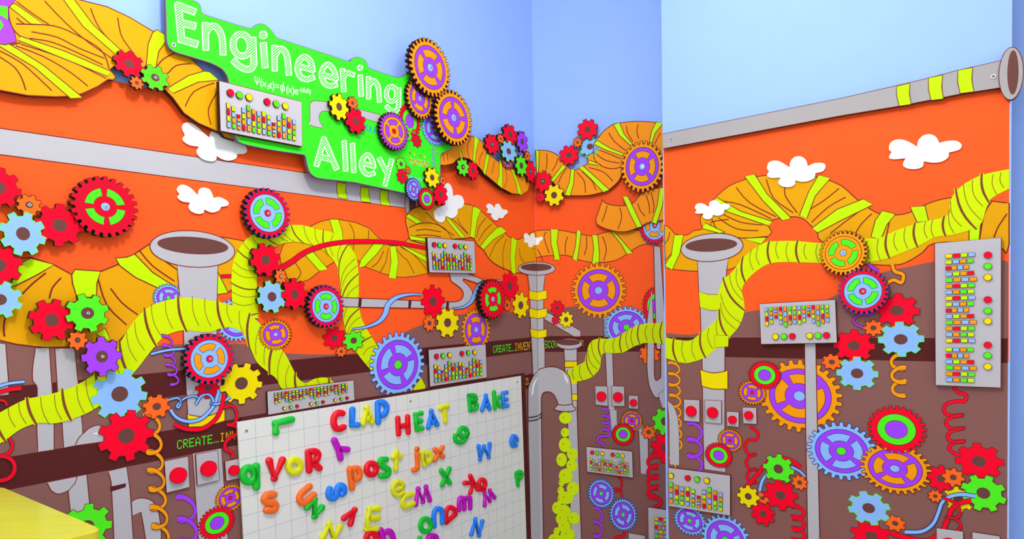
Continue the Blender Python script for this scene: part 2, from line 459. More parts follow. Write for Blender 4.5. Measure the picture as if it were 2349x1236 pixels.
def band_strip(fr, name, px, w, fill, label=None, line='outline', lw=1.6, h=None, taper=None, clip=None, sm=True):
    """a printed ribbon / wire along a pixel path"""
    p = smooth(px, False, 6) if sm and len(px) > 2 else px
    L = []; Rr = []; n = len(p)
    for k in range(n):
        a = p[max(k - 1, 0)]; b = p[min(k + 1, n - 1)]
        dx, dy = b[0] - a[0], b[1] - a[1]; l = math.hypot(dx, dy) or 1
        ww = w * (taper(k / (n - 1)) if taper else 1)
        L.append((p[k][0] - dy / l * ww / 2, p[k][1] + dx / l * ww / 2)); Rr.append((p[k][0] + dy / l * ww / 2, p[k][1] - dx / l * ww / 2))
    uv = [fr.uv(q) for q in p]; z = fr.level([fr.uv(q) for q in L + Rr], 2) * STEP
    c = cen(uv); m = MB(); ll = [fr.uv(q) for q in L]; rr = [fr.uv(q) for q in Rr]
    s1 = fr.scale(p[n // 2])
    if line:
        m.ribbon([(x - c[0], y - c[1]) for x, y in ll] , lw * s1, STEP, line); m.ribbon([(x - c[0], y - c[1]) for x, y in rr], lw * s1, STEP, line)
    sl = None
    for k in range(n - 1):
        m.face([(ll[k][0] - c[0], ll[k][1] - c[1], STEP * .5 + k * 1e-7), (ll[k + 1][0] - c[0], ll[k + 1][1] - c[1], STEP * .5 + k * 1e-7), (rr[k + 1][0] - c[0], rr[k + 1][1] - c[1], STEP * .5 + k * 1e-7), (rr[k][0] - c[0], rr[k][1] - c[1], STEP * .5 + k * 1e-7)], fill)
    o = m.build(name, fr.wall, label=label); o.location = (c[0], c[1], z)
    return o
def coil(fr, x0, y0, x1, y1, r, turns, w, fill, label, flip=1):
    n = max(1, int(round(turns))); px_, py_ = (x1 - x0) / n, (y1 - y0) / n; paths = []
    for k in range(n):
        cx, cy = x0 + px_ * k, y0 + py_ * k
        paths.append(smooth([(cx + flip * a * r + px_ * b, cy + b * py_) for a, b in ((-1, .02), (-.55, -.02), (.1, .06), (.72, .3), (.95, .58), (.75, .86), (.25, 1.02), (-.35, 1.08), (-.75, 1.04))], False, 4))
    allp = [p for q in paths for p in q]; uvs = [fr.uv(p) for p in allp]; z = fr.level(uvs, 3) * STEP; c = cen(uvs); m = MB(); s1 = fr.scale((x0, y0))
    for k, q in enumerate(paths):
        u = [fr.uv(p) for p in q]; u = [(a - c[0], b - c[1]) for a, b in u]; zz_ = STEP * (1 + 1.2 * (k % 2)); tp = lambda t: .62 + .5 * abs(math.cos(math.pi * t)) ** 2
        m.ribbon(u, (w * 1.15 + 2.6) * s1, zz_, 'outline', taper=tp); m.ribbon(u, w * 1.15 * s1, zz_ + STEP * .5, fill, taper=tp)
    o = m.build('printed_spring', fr.wall, label=label); o.location = (c[0], c[1], z)
    return o
def poly(fr, name, px, fill, label=None, line='outline', lw=2.0, sm=False, clip=None, extra=()):
    return prt(fr, name, px, fill, line, lw, sm, label=label, clip=clip, extra=extra)
def cusps(p, k=5):
    sg = 1 if area2(p) > 0 else -1; n = len(p); cu = []
    for i in range(n):
        a, b, c = p[i - 1], p[i], p[(i + 1) % n]
        an = sg * math.atan2((b[0] - a[0]) * (c[1] - b[1]) - (b[1] - a[1]) * (c[0] - b[0]), (b[0] - a[0]) * (c[0] - b[0]) + (b[1] - a[1]) * (c[1] - b[1]))
        if an < -.45: cu.append(i)
    if len(cu) < 2: return smooth(p, True, k)
    out = []
    for q, i in enumerate(cu):
        j = cu[(q + 1) % len(cu)]; seg = [p[(i + t) % n] for t in range((j - i) % n + 1)]
        out += smooth(seg, False, k)[:-1] if len(seg) > 2 else seg[:-1]
    return out
def cloud(fr, px, label, h=(0.003, 0.0065)):
    return raised(fr, 'cloud_cutout', cusps(px), 'white', h, label, 'cloud', line=None, edge='white')
# ------------------------------------------------------------------ structure
def wallbox(fr, name, u0, u1, v1, t, mat='sky', v0=0.0):
    m = MB(); m.prism([(u0, v0), (u1, v0), (u1, v1), (u0, v1)], -t, 0, mat, mat)
    o = m.build(name, None, kind='structure'); o.matrix_world = fr.M; fr.wall = o
    return o
CEIL = 2.75
wallbox(A, 'wall_left', -3.3, 0.0, CEIL, 0.1)
wallbox(B, 'wall_back', 0.0, 1.25, CEIL, 0.1)
CU = C.uv((2315.5, 700))[0]
m_ = MB(); m_.prism([(0, 0), (CU, 0), (CU, CEIL), (0, CEIL)], -0.055, 0, 'sky', 'white')
C.wall = m_.build('wall_right', None, kind='structure'); C.wall.matrix_world = C.M
wallbox(D, 'wall_end', 0.05, 3.0, CEIL, 0.1)
for nm, z0, z1, mt in (('floor', -0.1, 0.0, 'floor'), ('ceiling', CEIL, CEIL + 0.1, 'ceil')):
    m_ = MB(); m_.prism([(-2.6, -2.4), (2.9, -2.4), (2.9, 3.6), (-2.6, 3.6)], z0, z1, mt, mt); m_.build(nm, None, kind='structure')
def field(fr, name, px, fill, label=None): return prt(fr, name, px, fill, None, label=label)
LIM = lambda y: 1219.0 + 0.0163 * y
# mural colour fields
field(A, 'mural_field', [(-60, 112), (248, 182), (LIM(404), 404), (LIM(900), 900), (-60, 900)], 'orange')
field(A, 'mural_field', smooth([(-60, 775), (0, 783), (160, 800), (350, 792), (545, 788), (620, 806), (730, 813), (850, 806), (890, 788), (925, 764), (975, 742), (1050, 722), (1130, 718), (LIM(714), 714)]) + [(LIM(1236), 1236), (1240, 1700), (-60, 1700)], 'brown')
bandA1 = lambda x: 880.8 - .0945 * (x - 85); bandA1b = lambda x: 916.6 - .1258 * (x - 339)
field(A, 'printed_display_band', [(-60, bandA1(-60)), (LIM(772), bandA1(1231)), (LIM(806), bandA1b(1231)), (-60, bandA1b(-60))], 'band')
bandA2 = lambda x: 1047.8 - .1667 * (x - 19.4); bandA2b = lambda x: 1122.9 - .1948 * (x - 20.7)
field(A, 'printed_display_band', [(-60, bandA2(-60)), (560, bandA2(560)), (560, bandA2b(560)), (-60, bandA2b(-60))], 'band')
field(A, 'printed_display_band', [(1180, 868), (LIM(855), 852), (LIM(885), 885), (1180, 899)], 'band')
field(B, 'mural_field', [(LIM(404), 404), (1560, 398), (1560, 800), (LIM(800), 800)], 'orange')
field(B, 'mural_field', smooth([(LIM(714), 716), (1262, 710), (1295, 705), (1340, 703), (1390, 722), (1440, 755), (1560, 775)]) + [(1560, 1700), (1250, 1700), (LIM(1236), 1236)], 'brown')
field(B, 'printed_display_band', [(LIM(771), 771), (1560, 769), (1560, 806), (LIM(807), 807)], 'band')
field(C, 'mural_field', [(1522, 325), (1930, 246), (2316, 170), (2314, 830), (1528, 830)], 'orange')
field(C, 'mural_field', smooth([(1528, 763), (1565, 767), (1600, 765), (1640, 745), (1706, 717), (1760, 710), (1840, 700), (1898, 686), (1960, 655), (2020, 626), (2092, 610), (2143, 600), (2220, 592), (2298, 597), (2313, 602)]) + [(2310, 1236), (2308, 1700), (1540, 1700), (1534, 1236)], 'brown')
field(C, 'printed_display_band', [(1529, 773.6), (1745, 774), (2115, 775), (2312, 776), (2311, 832.6), (2012, 826), (1663, 818.7), (1530, 815)], 'band')
# ------------------------------------------------------------------ LED lettering
DOT = dict(C=['01110','10001','10000','10000','10000','10001','01110'], R=['11110','10001','10001','11110','10100','10010','10001'], E=['11111','10000','10000','11110','10000','10000','11111'],
 A=['00100','01010','10001','10001','11111','10001','10001'], T=['11111','00100','00100','00100','00100','00100','00100'], I=['01110','00100','00100','00100','00100','00100','01110'],
 N=['10001','11001','10101','10101','10011','10001','10001'], V=['10001','10001','10001','10001','01010','01010','00100'], D=['11110','10001','10001','10001','10001','10001','11110'],
 S=['01111','10000','10000','01110','00001','00001','11110'], O=['01110','10001','10001','10001','10001','10001','01110'], U=['10001','10001','10001','10001','10001','10001','01110'],
 Z=['11111','00001','00010','00100','01000','10000','11111'], L=['10000','10000','10000','10000','10000','10000','11111'])
def led(fr, text, q, cols, label):
    f = quadmap(q); wd = sum(2 if c == '.' else 6 for c in text); m = MB(); x = 0; k = 0
    pts = [fr.uv(p) for p in q]; z = fr.level(pts, 1) * STEP; c = cen(pts)
    for ch, col in zip(text, cols):
        rows = ['0', '0', '0', '0', '0', '0', '1'] if ch == '.' else DOT[ch]
        for j, rw in enumerate(rows):
            for i, b in enumerate(rw):
                if b == '1':
                    s0, s1 = (x + i + .05) / wd, (x + i + .95) / wd; t0, t1 = (j + .06) / 7, (j + .9) / 7
                    m.flat([(a - c[0], b2 - c[1]) for a, b2 in (fr.uv(f(*w)) for w in ((s0, t0), (s1, t0), (s1, t1), (s0, t1)))], 0, 'ledg' if col == 'g' else 'ledy')
        x += 2 if ch == '.' else 6
    o = m.build('printed_dot_lettering', fr.wall, label=label); o.location = (c[0], c[1], z)
led(A, 'CREATE...INVENT...', [(1131, 793), (1230, 781.5), (1230.5, 800.5), (1131, 809.5)], 'ggggggggg' + 'yyyyyyyyy', 'green and yellow dot lettering CREATE INVENT beside the corner')
led(A, 'CREATE...INVE', [(406, 1010), (560, 984), (560, 1004), (406, 1030.5)], 'ggggggggg' + 'yyyy', 'green and yellow dot lettering CREATE INVE left of the white board')
led(A, 'UZZL', [(1195, 869), (1216, 866), (1216, 881), (1195, 884.5)], 'yyyy', 'yellow dot lettering on the dark band right of the white board')
led(B, 'DISCOV', [(1232.5, 781.5), (1281, 781), (1281, 797), (1232.5, 799.5)], 'gggggg', 'green dot lettering DISCOV right of the corner')
led(B, 'R', [(1331, 780), (1340, 780), (1340, 793), (1331, 793)], 'y', 'yellow dot letter beside the small grey horn')
# ------------------------------------------------------------------ wall_left prints
g = 'grey'; o_ = 'outline'
poly(A, 'printed_pipe', [(-60, 285.3), (945, 432), (945, 479), (-60, 346.7)], g, 'long grey pipe running down the orange field toward the sign')
for i, s in enumerate(([(773, 417), (794, 421), (793, 440), (798, 457), (776, 453.5), (772, 436)], [(827.6, 427.6), (846, 430), (846, 448), (851, 465), (829, 462.5), (826, 445)], [(873, 435), (890, 438), (890, 456), (895, 473), (874, 470), (871, 452)])):
    poly(A, 'printed_strap', s, 'lime')
poly(A, 'printed_pipe_mouth', ell(943, 466, 14.5, 33), g, 'grey oval mouth of the long pipe under the sign'); poly(A, 'printed_pipe_bore', ell(946, 468, 7.5, 24), 'hole', lw=1)
# pipes lower left
poly(A, 'printed_pipe', [(-60, 780), (13, 789), (20, 882), (20, 905), (-60, 915)], g)
poly(A, 'printed_pipe', smooth([(81.5, 798), (75, 840), (75, 872), (84, 885), (85.4, 905), (84, 970), (86.7, 1037)]) + [(124, 1031), (124, 970), (120, 898), (113, 798)], g, 'grey pipe leftmost behind the yellow hose')
poly(A, 'printed_pipe', [(125.6, 799.5), (132, 900), (142, 971), (146, 1027), (192, 1018), (190, 996), (189, 975), (178.6, 872), (171, 798)], g, 'grey pipe left of the purple cog')
poly(A, 'printed_pipe', smooth([(172, 1022), (180, 1005), (191.6, 993), (207, 980.5), (228, 975), (250, 985)]) + [(250, 1010), (230, 1014)], g)
poly(A, 'printed_highlight', [(212, 994), (230, 989), (246, 989), (240, 997), (225, 997)], 'white', line=None)
poly(A, 'printed_pipe', smooth([(107.6, 1105.5), (116, 1123), (129, 1132), (142, 1131), (159, 1123), (172, 1108), (176.4, 1092)]), g)
poly(A, 'printed_pipe', [(156, 1126), (172, 1108), (177, 1092), (199, 1088), (205.5, 1157), (209, 1190), (163, 1190)], g)
poly(A, 'printed_pipe', smooth([(247.4, 1080), (254, 1103), (256, 1129), (261, 1236), (262, 1330)]) + [(307, 1330), (305.5, 1236), (298, 1120.6), (290.5, 1070)], g, 'grey pipe rising beside the orange spring')
poly(A, 'printed_pipe_band', [(252, 1116), (289, 1108), (288, 1117), (253, 1128)], 'band', line=None)
poly(A, 'printed_pipe', smooth([(301, 1151), (312, 1144), (329, 1142), (348.6, 1148.6), (361.5, 1168), (368, 1202), (370, 1236), (371, 1330)]) + [(337, 1330), (333.5, 1236), (329, 1207), (323, 1174), (303, 1183)], g)
poly(A, 'printed_pipe', [(441, 1040), (508, 1028), (523, 1236), (526, 1330), (462, 1330), (455, 1236)], g, 'wide grey pipe behind a red button left of the board')
# big horn
dl = [(-40, 585), (0, 600), (70, 590), (125, 608), (165, 630), (230, 623), (272, 606), (303, 586), (342, 560), (405, 546), (511, 544), (558, 552)]
duct(A, dl + [(570, 600), (560, 640), (523, 671), (498, 675), (420, 700), (330, 720), (272, 783), (254, 784), (155, 796), (100, 797), (39, 790), (0, 781), (-40, 770)],
     [[(44, 604), (70, 592), (124, 607), (80, 633), (36, 655), (21, 658)], [(172, 618), (230, 622), (222, 650), (221, 682), (176, 682), (166, 650), (164, 630)], [(265, 592), (290, 590), (309, 583), (350, 625), (405, 660), (365, 662), (310, 636), (274, 609)],
      [(220, 767), (241, 752), (255, 784)], [(498, 636), (499, 623), (523, 671), (498, 675)]],
     [[(105, 626), (75, 650), (45, 680)], [(140, 637), (120, 660), (113, 685)], [(225, 640), (245, 700), (290, 745)], [(253, 661), (280, 695), (316, 722)], [(12, 728), (8, 750), (10, 772)], [(320, 575), (350, 610), (400, 645)], [(345, 570), (380, 600), (408, 620)]],
     label='wide amber ribbed duct bending behind the tall grey horn', lw=3.0)
gear(A, 386, 682.6, 36, 32, 'T3', 'small blue and purple toothed wheel peeking above the yellow hose', n=26)
poly(A, 'printed_horn', [(405, 605), (408, 640), (410, 665), (419, 745), (424, 850), (432, 979), (513, 967), (505, 860), (497, 761), (497, 701), (499.6, 605)], g, 'body of the big grey horn on the left wall')
poly(A, 'printed_horn_rim', ell(440.5, 571, 97.5, 41.5, 48, math.radians(4.5)), g, 'flared rim of the big grey horn'); poly(A, 'printed_horn_bore', ell(441.5, 563, 81, 19, 40, math.radians(4.0)), 'hole', 'dark mouth of the big grey horn', lw=1.2)
poly(A, 'printed_strap', smooth([(428, 950), (470, 955), (515, 939)]) + smooth([(515, 964.5), (475, 977), (432, 979)]), 'yellow')
gear(A, 542, 733, 50, 51, 'T3', 'blue and purple toothed wheel half hidden behind the yellow hose arch', n=28)
# second duct and hose arch, mid left wall
du = [(700, 530), (714, 518), (735, 508), (758, 502.6), (776, 503), (815, 510), (846, 523), (867, 544), (885, 558), (895, 563), (913, 563), (924, 556), (939, 547), (1000, 549)]
dw = [(640, 590), (660, 640), (685, 650), (709, 641), (732, 623), (750, 611), (766, 601), (800, 590), (823, 598), (836, 611), (877, 627), (908, 635), (929, 636), (955, 633), (1000, 622)]
duct(A, du + dw[::-1] + [(650, 560)], [[(756, 503), (776, 503), (785, 530), (787, 552), (768, 545)], [(867, 546), (885, 555), (862, 585), (836, 611), (823, 614), (828, 595)], [(894, 565), (908, 565), (914, 600), (908, 640), (891, 637), (897, 600)], [(922, 562), (985, 592), (985, 606), (940, 578), (916, 562)], [(700, 585), (716, 575), (752, 617), (733, 622)], [(939, 541), (981, 547), (981, 553), (939, 550)]],
     [[(801, 512), (812, 535), (810, 575)], [(845, 528), (845, 545), (838, 560)], [(880, 575), (868, 600), (852, 613)], [(905, 566), (925, 590), (935, 598), (950, 627)], [(918, 566), (950, 585), (978, 618)], [(675, 600), (690, 625), (678, 645)], [(890, 570), (885, 600), (871, 625)]], label='amber ribbed duct right of the yellow hose arch', lw=1.8)
band_strip(A, 'printed_wire', [(505, 634), (560, 632), (606, 628)], 8, 'red', 'short red cable left of the arch cogs')
hose(A, [(534, 730), (531, 680), (530, 640), (533, 605), (545, 575), (565, 548), (600, 527), (640, 519), (690, 516), (730, 527), (762, 534), (797, 561), (815, 587), (821, 620), (822, 660), (822, 695), (827, 725), (836, 746), (856, 780), (875, 808), (905, 840)],
     [(592, 730), (590, 690), (588, 650), (590, 622), (602, 592), (625, 569), (658, 556), (690, 556), (715, 562), (735, 570), (752, 583), (768, 603), (777, 628), (780, 660), (783, 690), (785, 720), (789, 746), (799, 780), (815, 805), (832, 828), (860, 860)], 42, 'yellow flexible hose arching over the middle of the left wall', rw=5)
band_strip(A, 'printed_wire', [(640, 616), (668, 600), (700, 578), (750, 561), (815, 554), (900, 556), (950, 564), (983, 570)], 10, 'red', 'long red cable arching to the control panel', taper=lambda t: 1.25 - .5 * t)
hose(A, [(-30, 962), (20, 934), (60, 915), (105, 906), (150, 893), (185, 877), (225, 850), (262, 808), (285, 768), (305, 738), (335, 708), (375, 690), (425, 683), (475, 688), (530, 700), (575, 725), (605, 752), (632, 785), (655, 815), (672, 848), (684, 868), (700, 878), (722, 868), (748, 866), (770, 880)],
     [(-30, 1035), (10, 1010), (45, 985), (85, 970), (130, 970), (180, 955), (220, 935), (262, 900), (310, 850), (345, 805), (372, 775), (400, 761), (430, 757), (475, 762), (508, 752), (535, 752), (556, 765), (572, 795), (588, 830), (610, 850), (632, 868), (648, 893), (690, 905), (722, 900), (760, 895)], 46, 'yellow flexible hose sweeping up from the lower left corner', rw=9, lean=.03, bow=.08)
gear(A, 631, 767, 38, 36, 'T2', 'small orange wheel with purple ring beside the hose end', n=28)
gear(A, 912, 836, 63, 75, 'T3', 'large blue and purple wheel above the white board', n=26)
gear(A, 1092, 756, 32, 50, 'T2', 'orange and purple wheel above the second control panel', n=26)
poly(A, 'printed_hose_end', [(945, 893), (965, 866), (975, 885), (972, 905)], 'hose', lw=1)
# grey cross pipe with branches
poly(A, 'printed_pipe', [(770, 681), (784, 682.5), (828, 684), (968, 690), (1020, 692), (1020, 708), (968, 707), (825, 704.5), (770, 703)], g, 'thin grey pipe running between the hose and the red cog')
poly(A, 'printed_pipe_band', [(822, 684), (829, 684), (827, 704), (820, 704)], 'band', line=None); poly(A, 'printed_pipe_band', [(936, 689), (943, 689), (941, 707), (935, 707)], 'band', line=None)
poly(A, 'printed_pipe', smooth([(1015, 692), (1043.5, 692), (1057.5, 686), (1062, 674.6), (1057.5, 663), (1044, 652), (1034, 644), (1030, 628)]) + [(1030, 618), (1072, 618)] + smooth([(1072, 628), (1090, 634), (1108, 642)]) + [(1095, 650), (1062, 639), (1060, 643)] + smooth([(1060, 643), (1076, 658), (1083, 672), (1078.5, 688.6), (1064.5, 702.6), (1041, 708), (1015, 708)]), g, 'grey pipe curling up to the control panel')
poly(A, 'printed_pipe_band', [(1023, 691), (1029, 691), (1028, 708), (1021, 708)], 'band', line=None)
band_strip(A, 'printed_wire', [(806, 755), (838, 750), (867, 738), (882, 720), (890, 697), (911, 681), (942, 675), (965, 676)], 7, 'blue', 'pale blue wire waving to the red cog', line='ink', taper=lambda t: .6 + 1.1 * math.sin(math.pi * t) ** 2)
band_strip(A, 'printed_wire', [(1036, 707), (1060, 705), (1078.5, 693), (1087, 677), (1095, 658), (1111, 646), (1146, 643)], 6, 'blue', 'pale blue wire left of the red and green wheel', line='ink', taper=lambda t: .6 + .9 * math.sin(math.pi * t) ** 2)
# loop duct near the sign and duct to the corner
duct(A, smooth([(929, 497), (945, 480), (975, 470), (1010, 464), (1064.5, 468), (1088, 473.6), (1102, 484), (1141, 520), (1167, 543.5), (1188, 549), (1207, 539), (LIM(530), 529.6)]) + [(LIM(600), 600)] + smooth([(1195, 626), (1174, 623), (1141, 609), (1120.5, 592.5), (1109, 574), (1095, 562), (1083, 545), (1064.5, 547), (1034, 549), (985, 560), (941, 549), (935, 530), (930, 512)]),
     [[(929, 497), (936, 490), (967, 508), (955, 514)], [(1083, 477), (1088, 473), (1102, 482), (1093, 505), (1087, 546), (1077, 543), (1080, 510)], [(1140, 521), (1150, 520), (1160, 532), (1130, 550), (1108, 573), (1100, 565), (1120, 540)], [(1172, 544), (1185, 551), (1180, 590), (1182, 628), (1172, 626), (1169, 590)], [(1220, 568), (1226, 572), (1250, 602), (1240, 601)], [(1020, 500), (1028, 500), (1066, 543), (1056, 546)], [(940, 540), (980, 548), (980, 555), (940, 550)]],
     [[(937, 522), (960, 513), (990, 512), (1020, 525), (1035, 548)], [(953, 529), (975, 526), (1010, 532)], [(952, 540), (980, 539), (1010, 543)], [(975, 486), (1010, 520), (1040, 540)], [(1033, 500), (1050, 515), (1072, 537)], [(1048, 500), (1055, 515), (1072, 535)], [(1113, 500), (1098, 520), (1092, 545)], [(1127, 514), (1110, 530), (1096, 553)], [(1155, 540), (1135, 560), (1122, 590)], [(1160, 548), (1152, 580), (1154, 618)], [(1190, 570), (1193, 590), (1202, 602)]], clip=True, label='amber ribbed duct running down to the corner', lw=1.7)
# springs, wires lower left
coil(A, 380, 770, 398, 880, 12, 5, 4.5, 'purple', 'thin purple spring below the yellow hose')
band_strip(A, 'printed_wire', [(345, 812), (382, 803), (428, 799)], 6, 'blue', 'short pale blue wire left of the blue and orange wheel', line='ink')
gear(A, 273.7, 903.4, 70, 59, 'blue', 'large pale blue cog with green rim in the lower left', ph=.15, n=9)
coil(A, 345, 950, 372, 1290, 19, 8, 8, 'amber', 'orange spring hanging beside the large red cog')
gear(A, 288.7, 999, 70, 59, 'red', 'largest red cog printed in the lower left', ph=.3, n=9)
gear(A, 358, 932, 33, 28, 'cog', 'small orange cog right of the large pale blue cog')
gear(A, 476, 890, 29, 24, 'red', 'red cog mostly hidden under the blue and orange wheel')
gear(A, 552.4, 879, 50, 48, 'yellow', 'yellow cog left of the striped panel above the board', n=9)
band_strip(A, 'printed_wire', [(389, 938.6), (403.6, 957), (429.5, 966), (460.5, 959), (486, 933.5), (498, 905), (499, 893)], 8, 'blue', 'pale blue wire looping under the blue and orange wheel', line='ink')
band_strip(A, 'printed_wire', [(385, 917), (405, 912), (413, 922), (408, 934), (404, 930), (420, 914), (440, 908), (452, 912), (447, 927)], 5, 'blue', line='ink')
band_strip(A, 'printed_wire', [(447, 927), (460, 908), (478, 905), (488, 920), (482, 925), (500, 925), (527, 910)], 6, 'blue', line='ink')
band_strip(A, 'printed_wire', [(397, 972), (424, 982.6), (460.5, 982.6), (489, 964.5), (504.5, 938.6), (512, 905)], 9, 'red', 'thick red wire looping above the dot lettering')
band_strip(A, 'printed_wire', [(512, 934), (530, 930), (541, 945), (537, 968), (518, 973)], 6, 'red'); band_strip(A, 'printed_wire', [(518, 973), (540, 978), (552, 998)], 7, 'red')
band_strip(A, 'printed_wire', [(552, 990), (525, 1003), (514, 1018), (516, 1030), (530, 1036), (531, 1050)], 7, 'red', 'red spring end beside the white board')
band_strip(A, 'printed_wire', [(-20, 905), (20, 893), (48, 890)], 9, 'red'); band_strip(A, 'printed_wire', [(-20, 893), (15, 880), (55, 875)], 7, 'blue', line='ink')
band_strip(A, 'printed_wire', [(-10, 915), (10, 920), (15, 930)], 5, 'red'); band_strip(A, 'printed_wire', [(20, 1003), (28, 1020), (22, 1036), (8, 1044)], 7, 'red')
band_strip(A, 'printed_wire', [(-30, 1048), (10, 1046), (30, 1060), (31, 1082), (15, 1098), (-20, 1104)], 9, 'red', 'red wire loop at the left end of the dark band')
gear(A, 198, 1209, 62, 54, 'green', 'green cog behind the table corner', ph=.25)
coil(A, 425, 1140, 434, 1290, 22, 3.2, 9, 'purple', 'fat purple spring under the first red button')
gear(A, 527.7, 1142, 35, 33, 'T7', 'orange and purple wheel cut by the white board', n=28)
gear(A, 497.6, 1199, 43, 38, 'T6', 'red wheel with green ring and purple hub left of the board', n=28)
for a in ((992, 691, 29, 38, 'red', 'red cog on the thin grey pipe'), (983.6, 741, 15, 20, 'cog', 'small orange cog left of the yellow cog'), (1025, 740, 27.5, 35, 'yellow', 'yellow cog below the red cog on the thin pipe'),
          (1168, 656, 22, 33, 'red', 'red cog left of the corner horn'), (1162, 700, 10, 15, 'cog', 'tiny orange cog by the red and green wheel'), (1193, 700, 20.5, 31, 'yellow', 'yellow cog touching the corner horn'),
          (766, 775, 27, 25, 'red', 'red cog below the framed green wheel'), (810, 781, 25, 24, 'green', 'small green cog on the hose'), (781, 806, 13, 13, 'cog', 'small orange cog under the red and green pair')):
    gear(A, *a)
# ------------------------------------------------------------------ wall_back prints
poly(B, 'printed_pipe', [(1253, 714), (1332, 758), (1332, 772), (1316, 772), (1248, 732)], g, 'short slanting grey pipe right of the corner horn')
poly(B, 'printed_pipe', [(1383.5, 720), (1396, 722), (1398, 773), (1386, 773)], g)
bu = [(LIM(530), 529.6), (1245, 527.5), (1283, 528), (1320, 534.6), (1341, 539), (1362, 540), (1400, 530), (1440, 525), (1480, 530), (1540, 530)]
bl = [(LIM(592), 592), (1243, 588), (1283, 585), (1306, 587), (1325, 595), (1353, 601), (1376, 602), (1411, 597.5), (1437, 583.5), (1451, 573), (1472, 562), (1500, 560), (1540, 570)]
duct(B, smooth(bu) + smooth(bl)[::-1], [[(1263, 525), (1281, 526), (1278, 555), (1285, 596), (1268, 596), (1272, 592), (1264, 560)], [(1323, 527), (1333, 531), (1330, 560), (1324, 599), (1313, 593), (1320, 565)], [(1358, 539), (1371, 539), (1375, 580), (1374, 606), (1358, 605), (1362, 570)], [(1400, 529), (1409, 531), (1452, 580), (1438, 583), (1425, 560)]],
     [[(1253, 532), (1248, 545), (1260, 581)], [(1302, 543), (1297, 560), (1297, 582)], [(1345, 542), (1346, 565), (1340, 585)], [(1382, 542), (1391, 570), (1385, 597)], [(1234, 572), (1240, 585), (1246, 598)]], fill='duct2', label='amber ribbed duct crossing the back wall', lw=1.8)
gear(B, 1373, 666, 61, 64, 'T2', 'large orange and purple wheel on the back wall', n=28)
gear(B, 1437, 750, 53, 48, 'T3', 'blue and purple wheel behind the hose on the back wall', n=26)
gear(B, 1503.5, 702, 30, 44, 'T6', 'red and green wheel behind the grey pole', n=28)
gear(B, 1278.6, 706.6, 16, 18, 'red', 'small red cog right of the corner horn'); gear(B, 1274.6, 734.6, 9, 10, 'red', 'tiny red cog on the slanting pipe'); gear(B, 1299, 732.7, 17, 20, 'yellow', 'small yellow cog on the slanting pipe')
gear(B, 1490, 812, 24, 24, 'cog', 'orange cog behind the lower hose bend')
poly(B, 'printed_pipe', [(1495, 663), (1499, 737), (1499, 800), (1484, 800), (1484, 737)], g)
poly(B, 'printed_pipe', [(1499.6, 565), (1502, 670), (1506, 800), (1530, 800), (1526, 737), (1515, 567)], g, 'tall grey pole beside the right panel edge')
poly(B, 'printed_pipe', [(1388, 800), (1391.6, 884), (1395, 931), (1400, 988), (1416, 988), (1415, 968), (1410, 931), (1408, 884), (1405, 800)], g, 'thin grey pipe between the buttons')
poly(B, 'printed_pipe', [(1485, 780), (1484, 840)] + smooth([(1484, 840), (1488, 879.5), (1498, 905), (1507, 912), (1519, 905), (1535, 870)]) + [(1535, 780), (1516, 780), (1516, 865)] + smooth([(1516, 865.5), (1505, 872.5), (1501, 858.5)]) + [(1501, 780)], g, 'grey bent pipe beside the right panel edge')
poly(B, 'printed_pipe', [(1510, 905), (1519, 935), (1535, 935), (1535, 880)], g, lw=1.2)
hose(B, [(1303, 848), (1323, 839), (1344, 826), (1348.5, 798), (1358, 781.6), (1376.5, 776), (1400, 777), (1421, 770), (1444, 753.6), (1481, 742), (1545, 741)],
     [(1301, 867), (1325, 874), (1341.5, 871), (1362.5, 861), (1376.5, 842), (1379, 821), (1386, 809.6), (1411, 809.6), (1432, 807), (1458, 793), (1486, 786), (1545, 790)], 24, 'yellow flexible hose rising from the small horn', rw=4.5)
poly(B, 'printed_horn', [(1294, 798), (1296, 840), (1298, 880), (1306, 930), (1302.6, 969), (1310, 1236), (1312, 1400), (1336, 1400), (1334, 1236), (1324, 945), (1325, 900), (1324, 877), (1324, 798)], g, 'pipe of the small grey horn')
poly(B, 'printed_strap', [(1296, 828), (1324, 828), (1324, 842), (1296, 842)], 'yellow'); poly(B, 'printed_strap', [(1301, 858), (1324, 866), (1324, 880), (1310, 880)], 'yellow', line=None); poly(B, 'printed_strap', [(1312, 903), (1325, 904), (1325, 918), (1312, 918)], 'yellow')
hose(B, [(1301, 850), (1323, 839), (1344, 826), (1348, 805)], [(1301, 868), (1325, 874), (1352, 867), (1374, 850)], 7, None, rw=4)
poly(B, 'printed_horn_rim', ell(1306.5, 788.6, 29.5, 12.5, 36), g, 'rim of the small grey horn'); poly(B, 'printed_horn_bore', ell(1304.5, 785, 26, 6.5, 30), 'hole', lw=1)
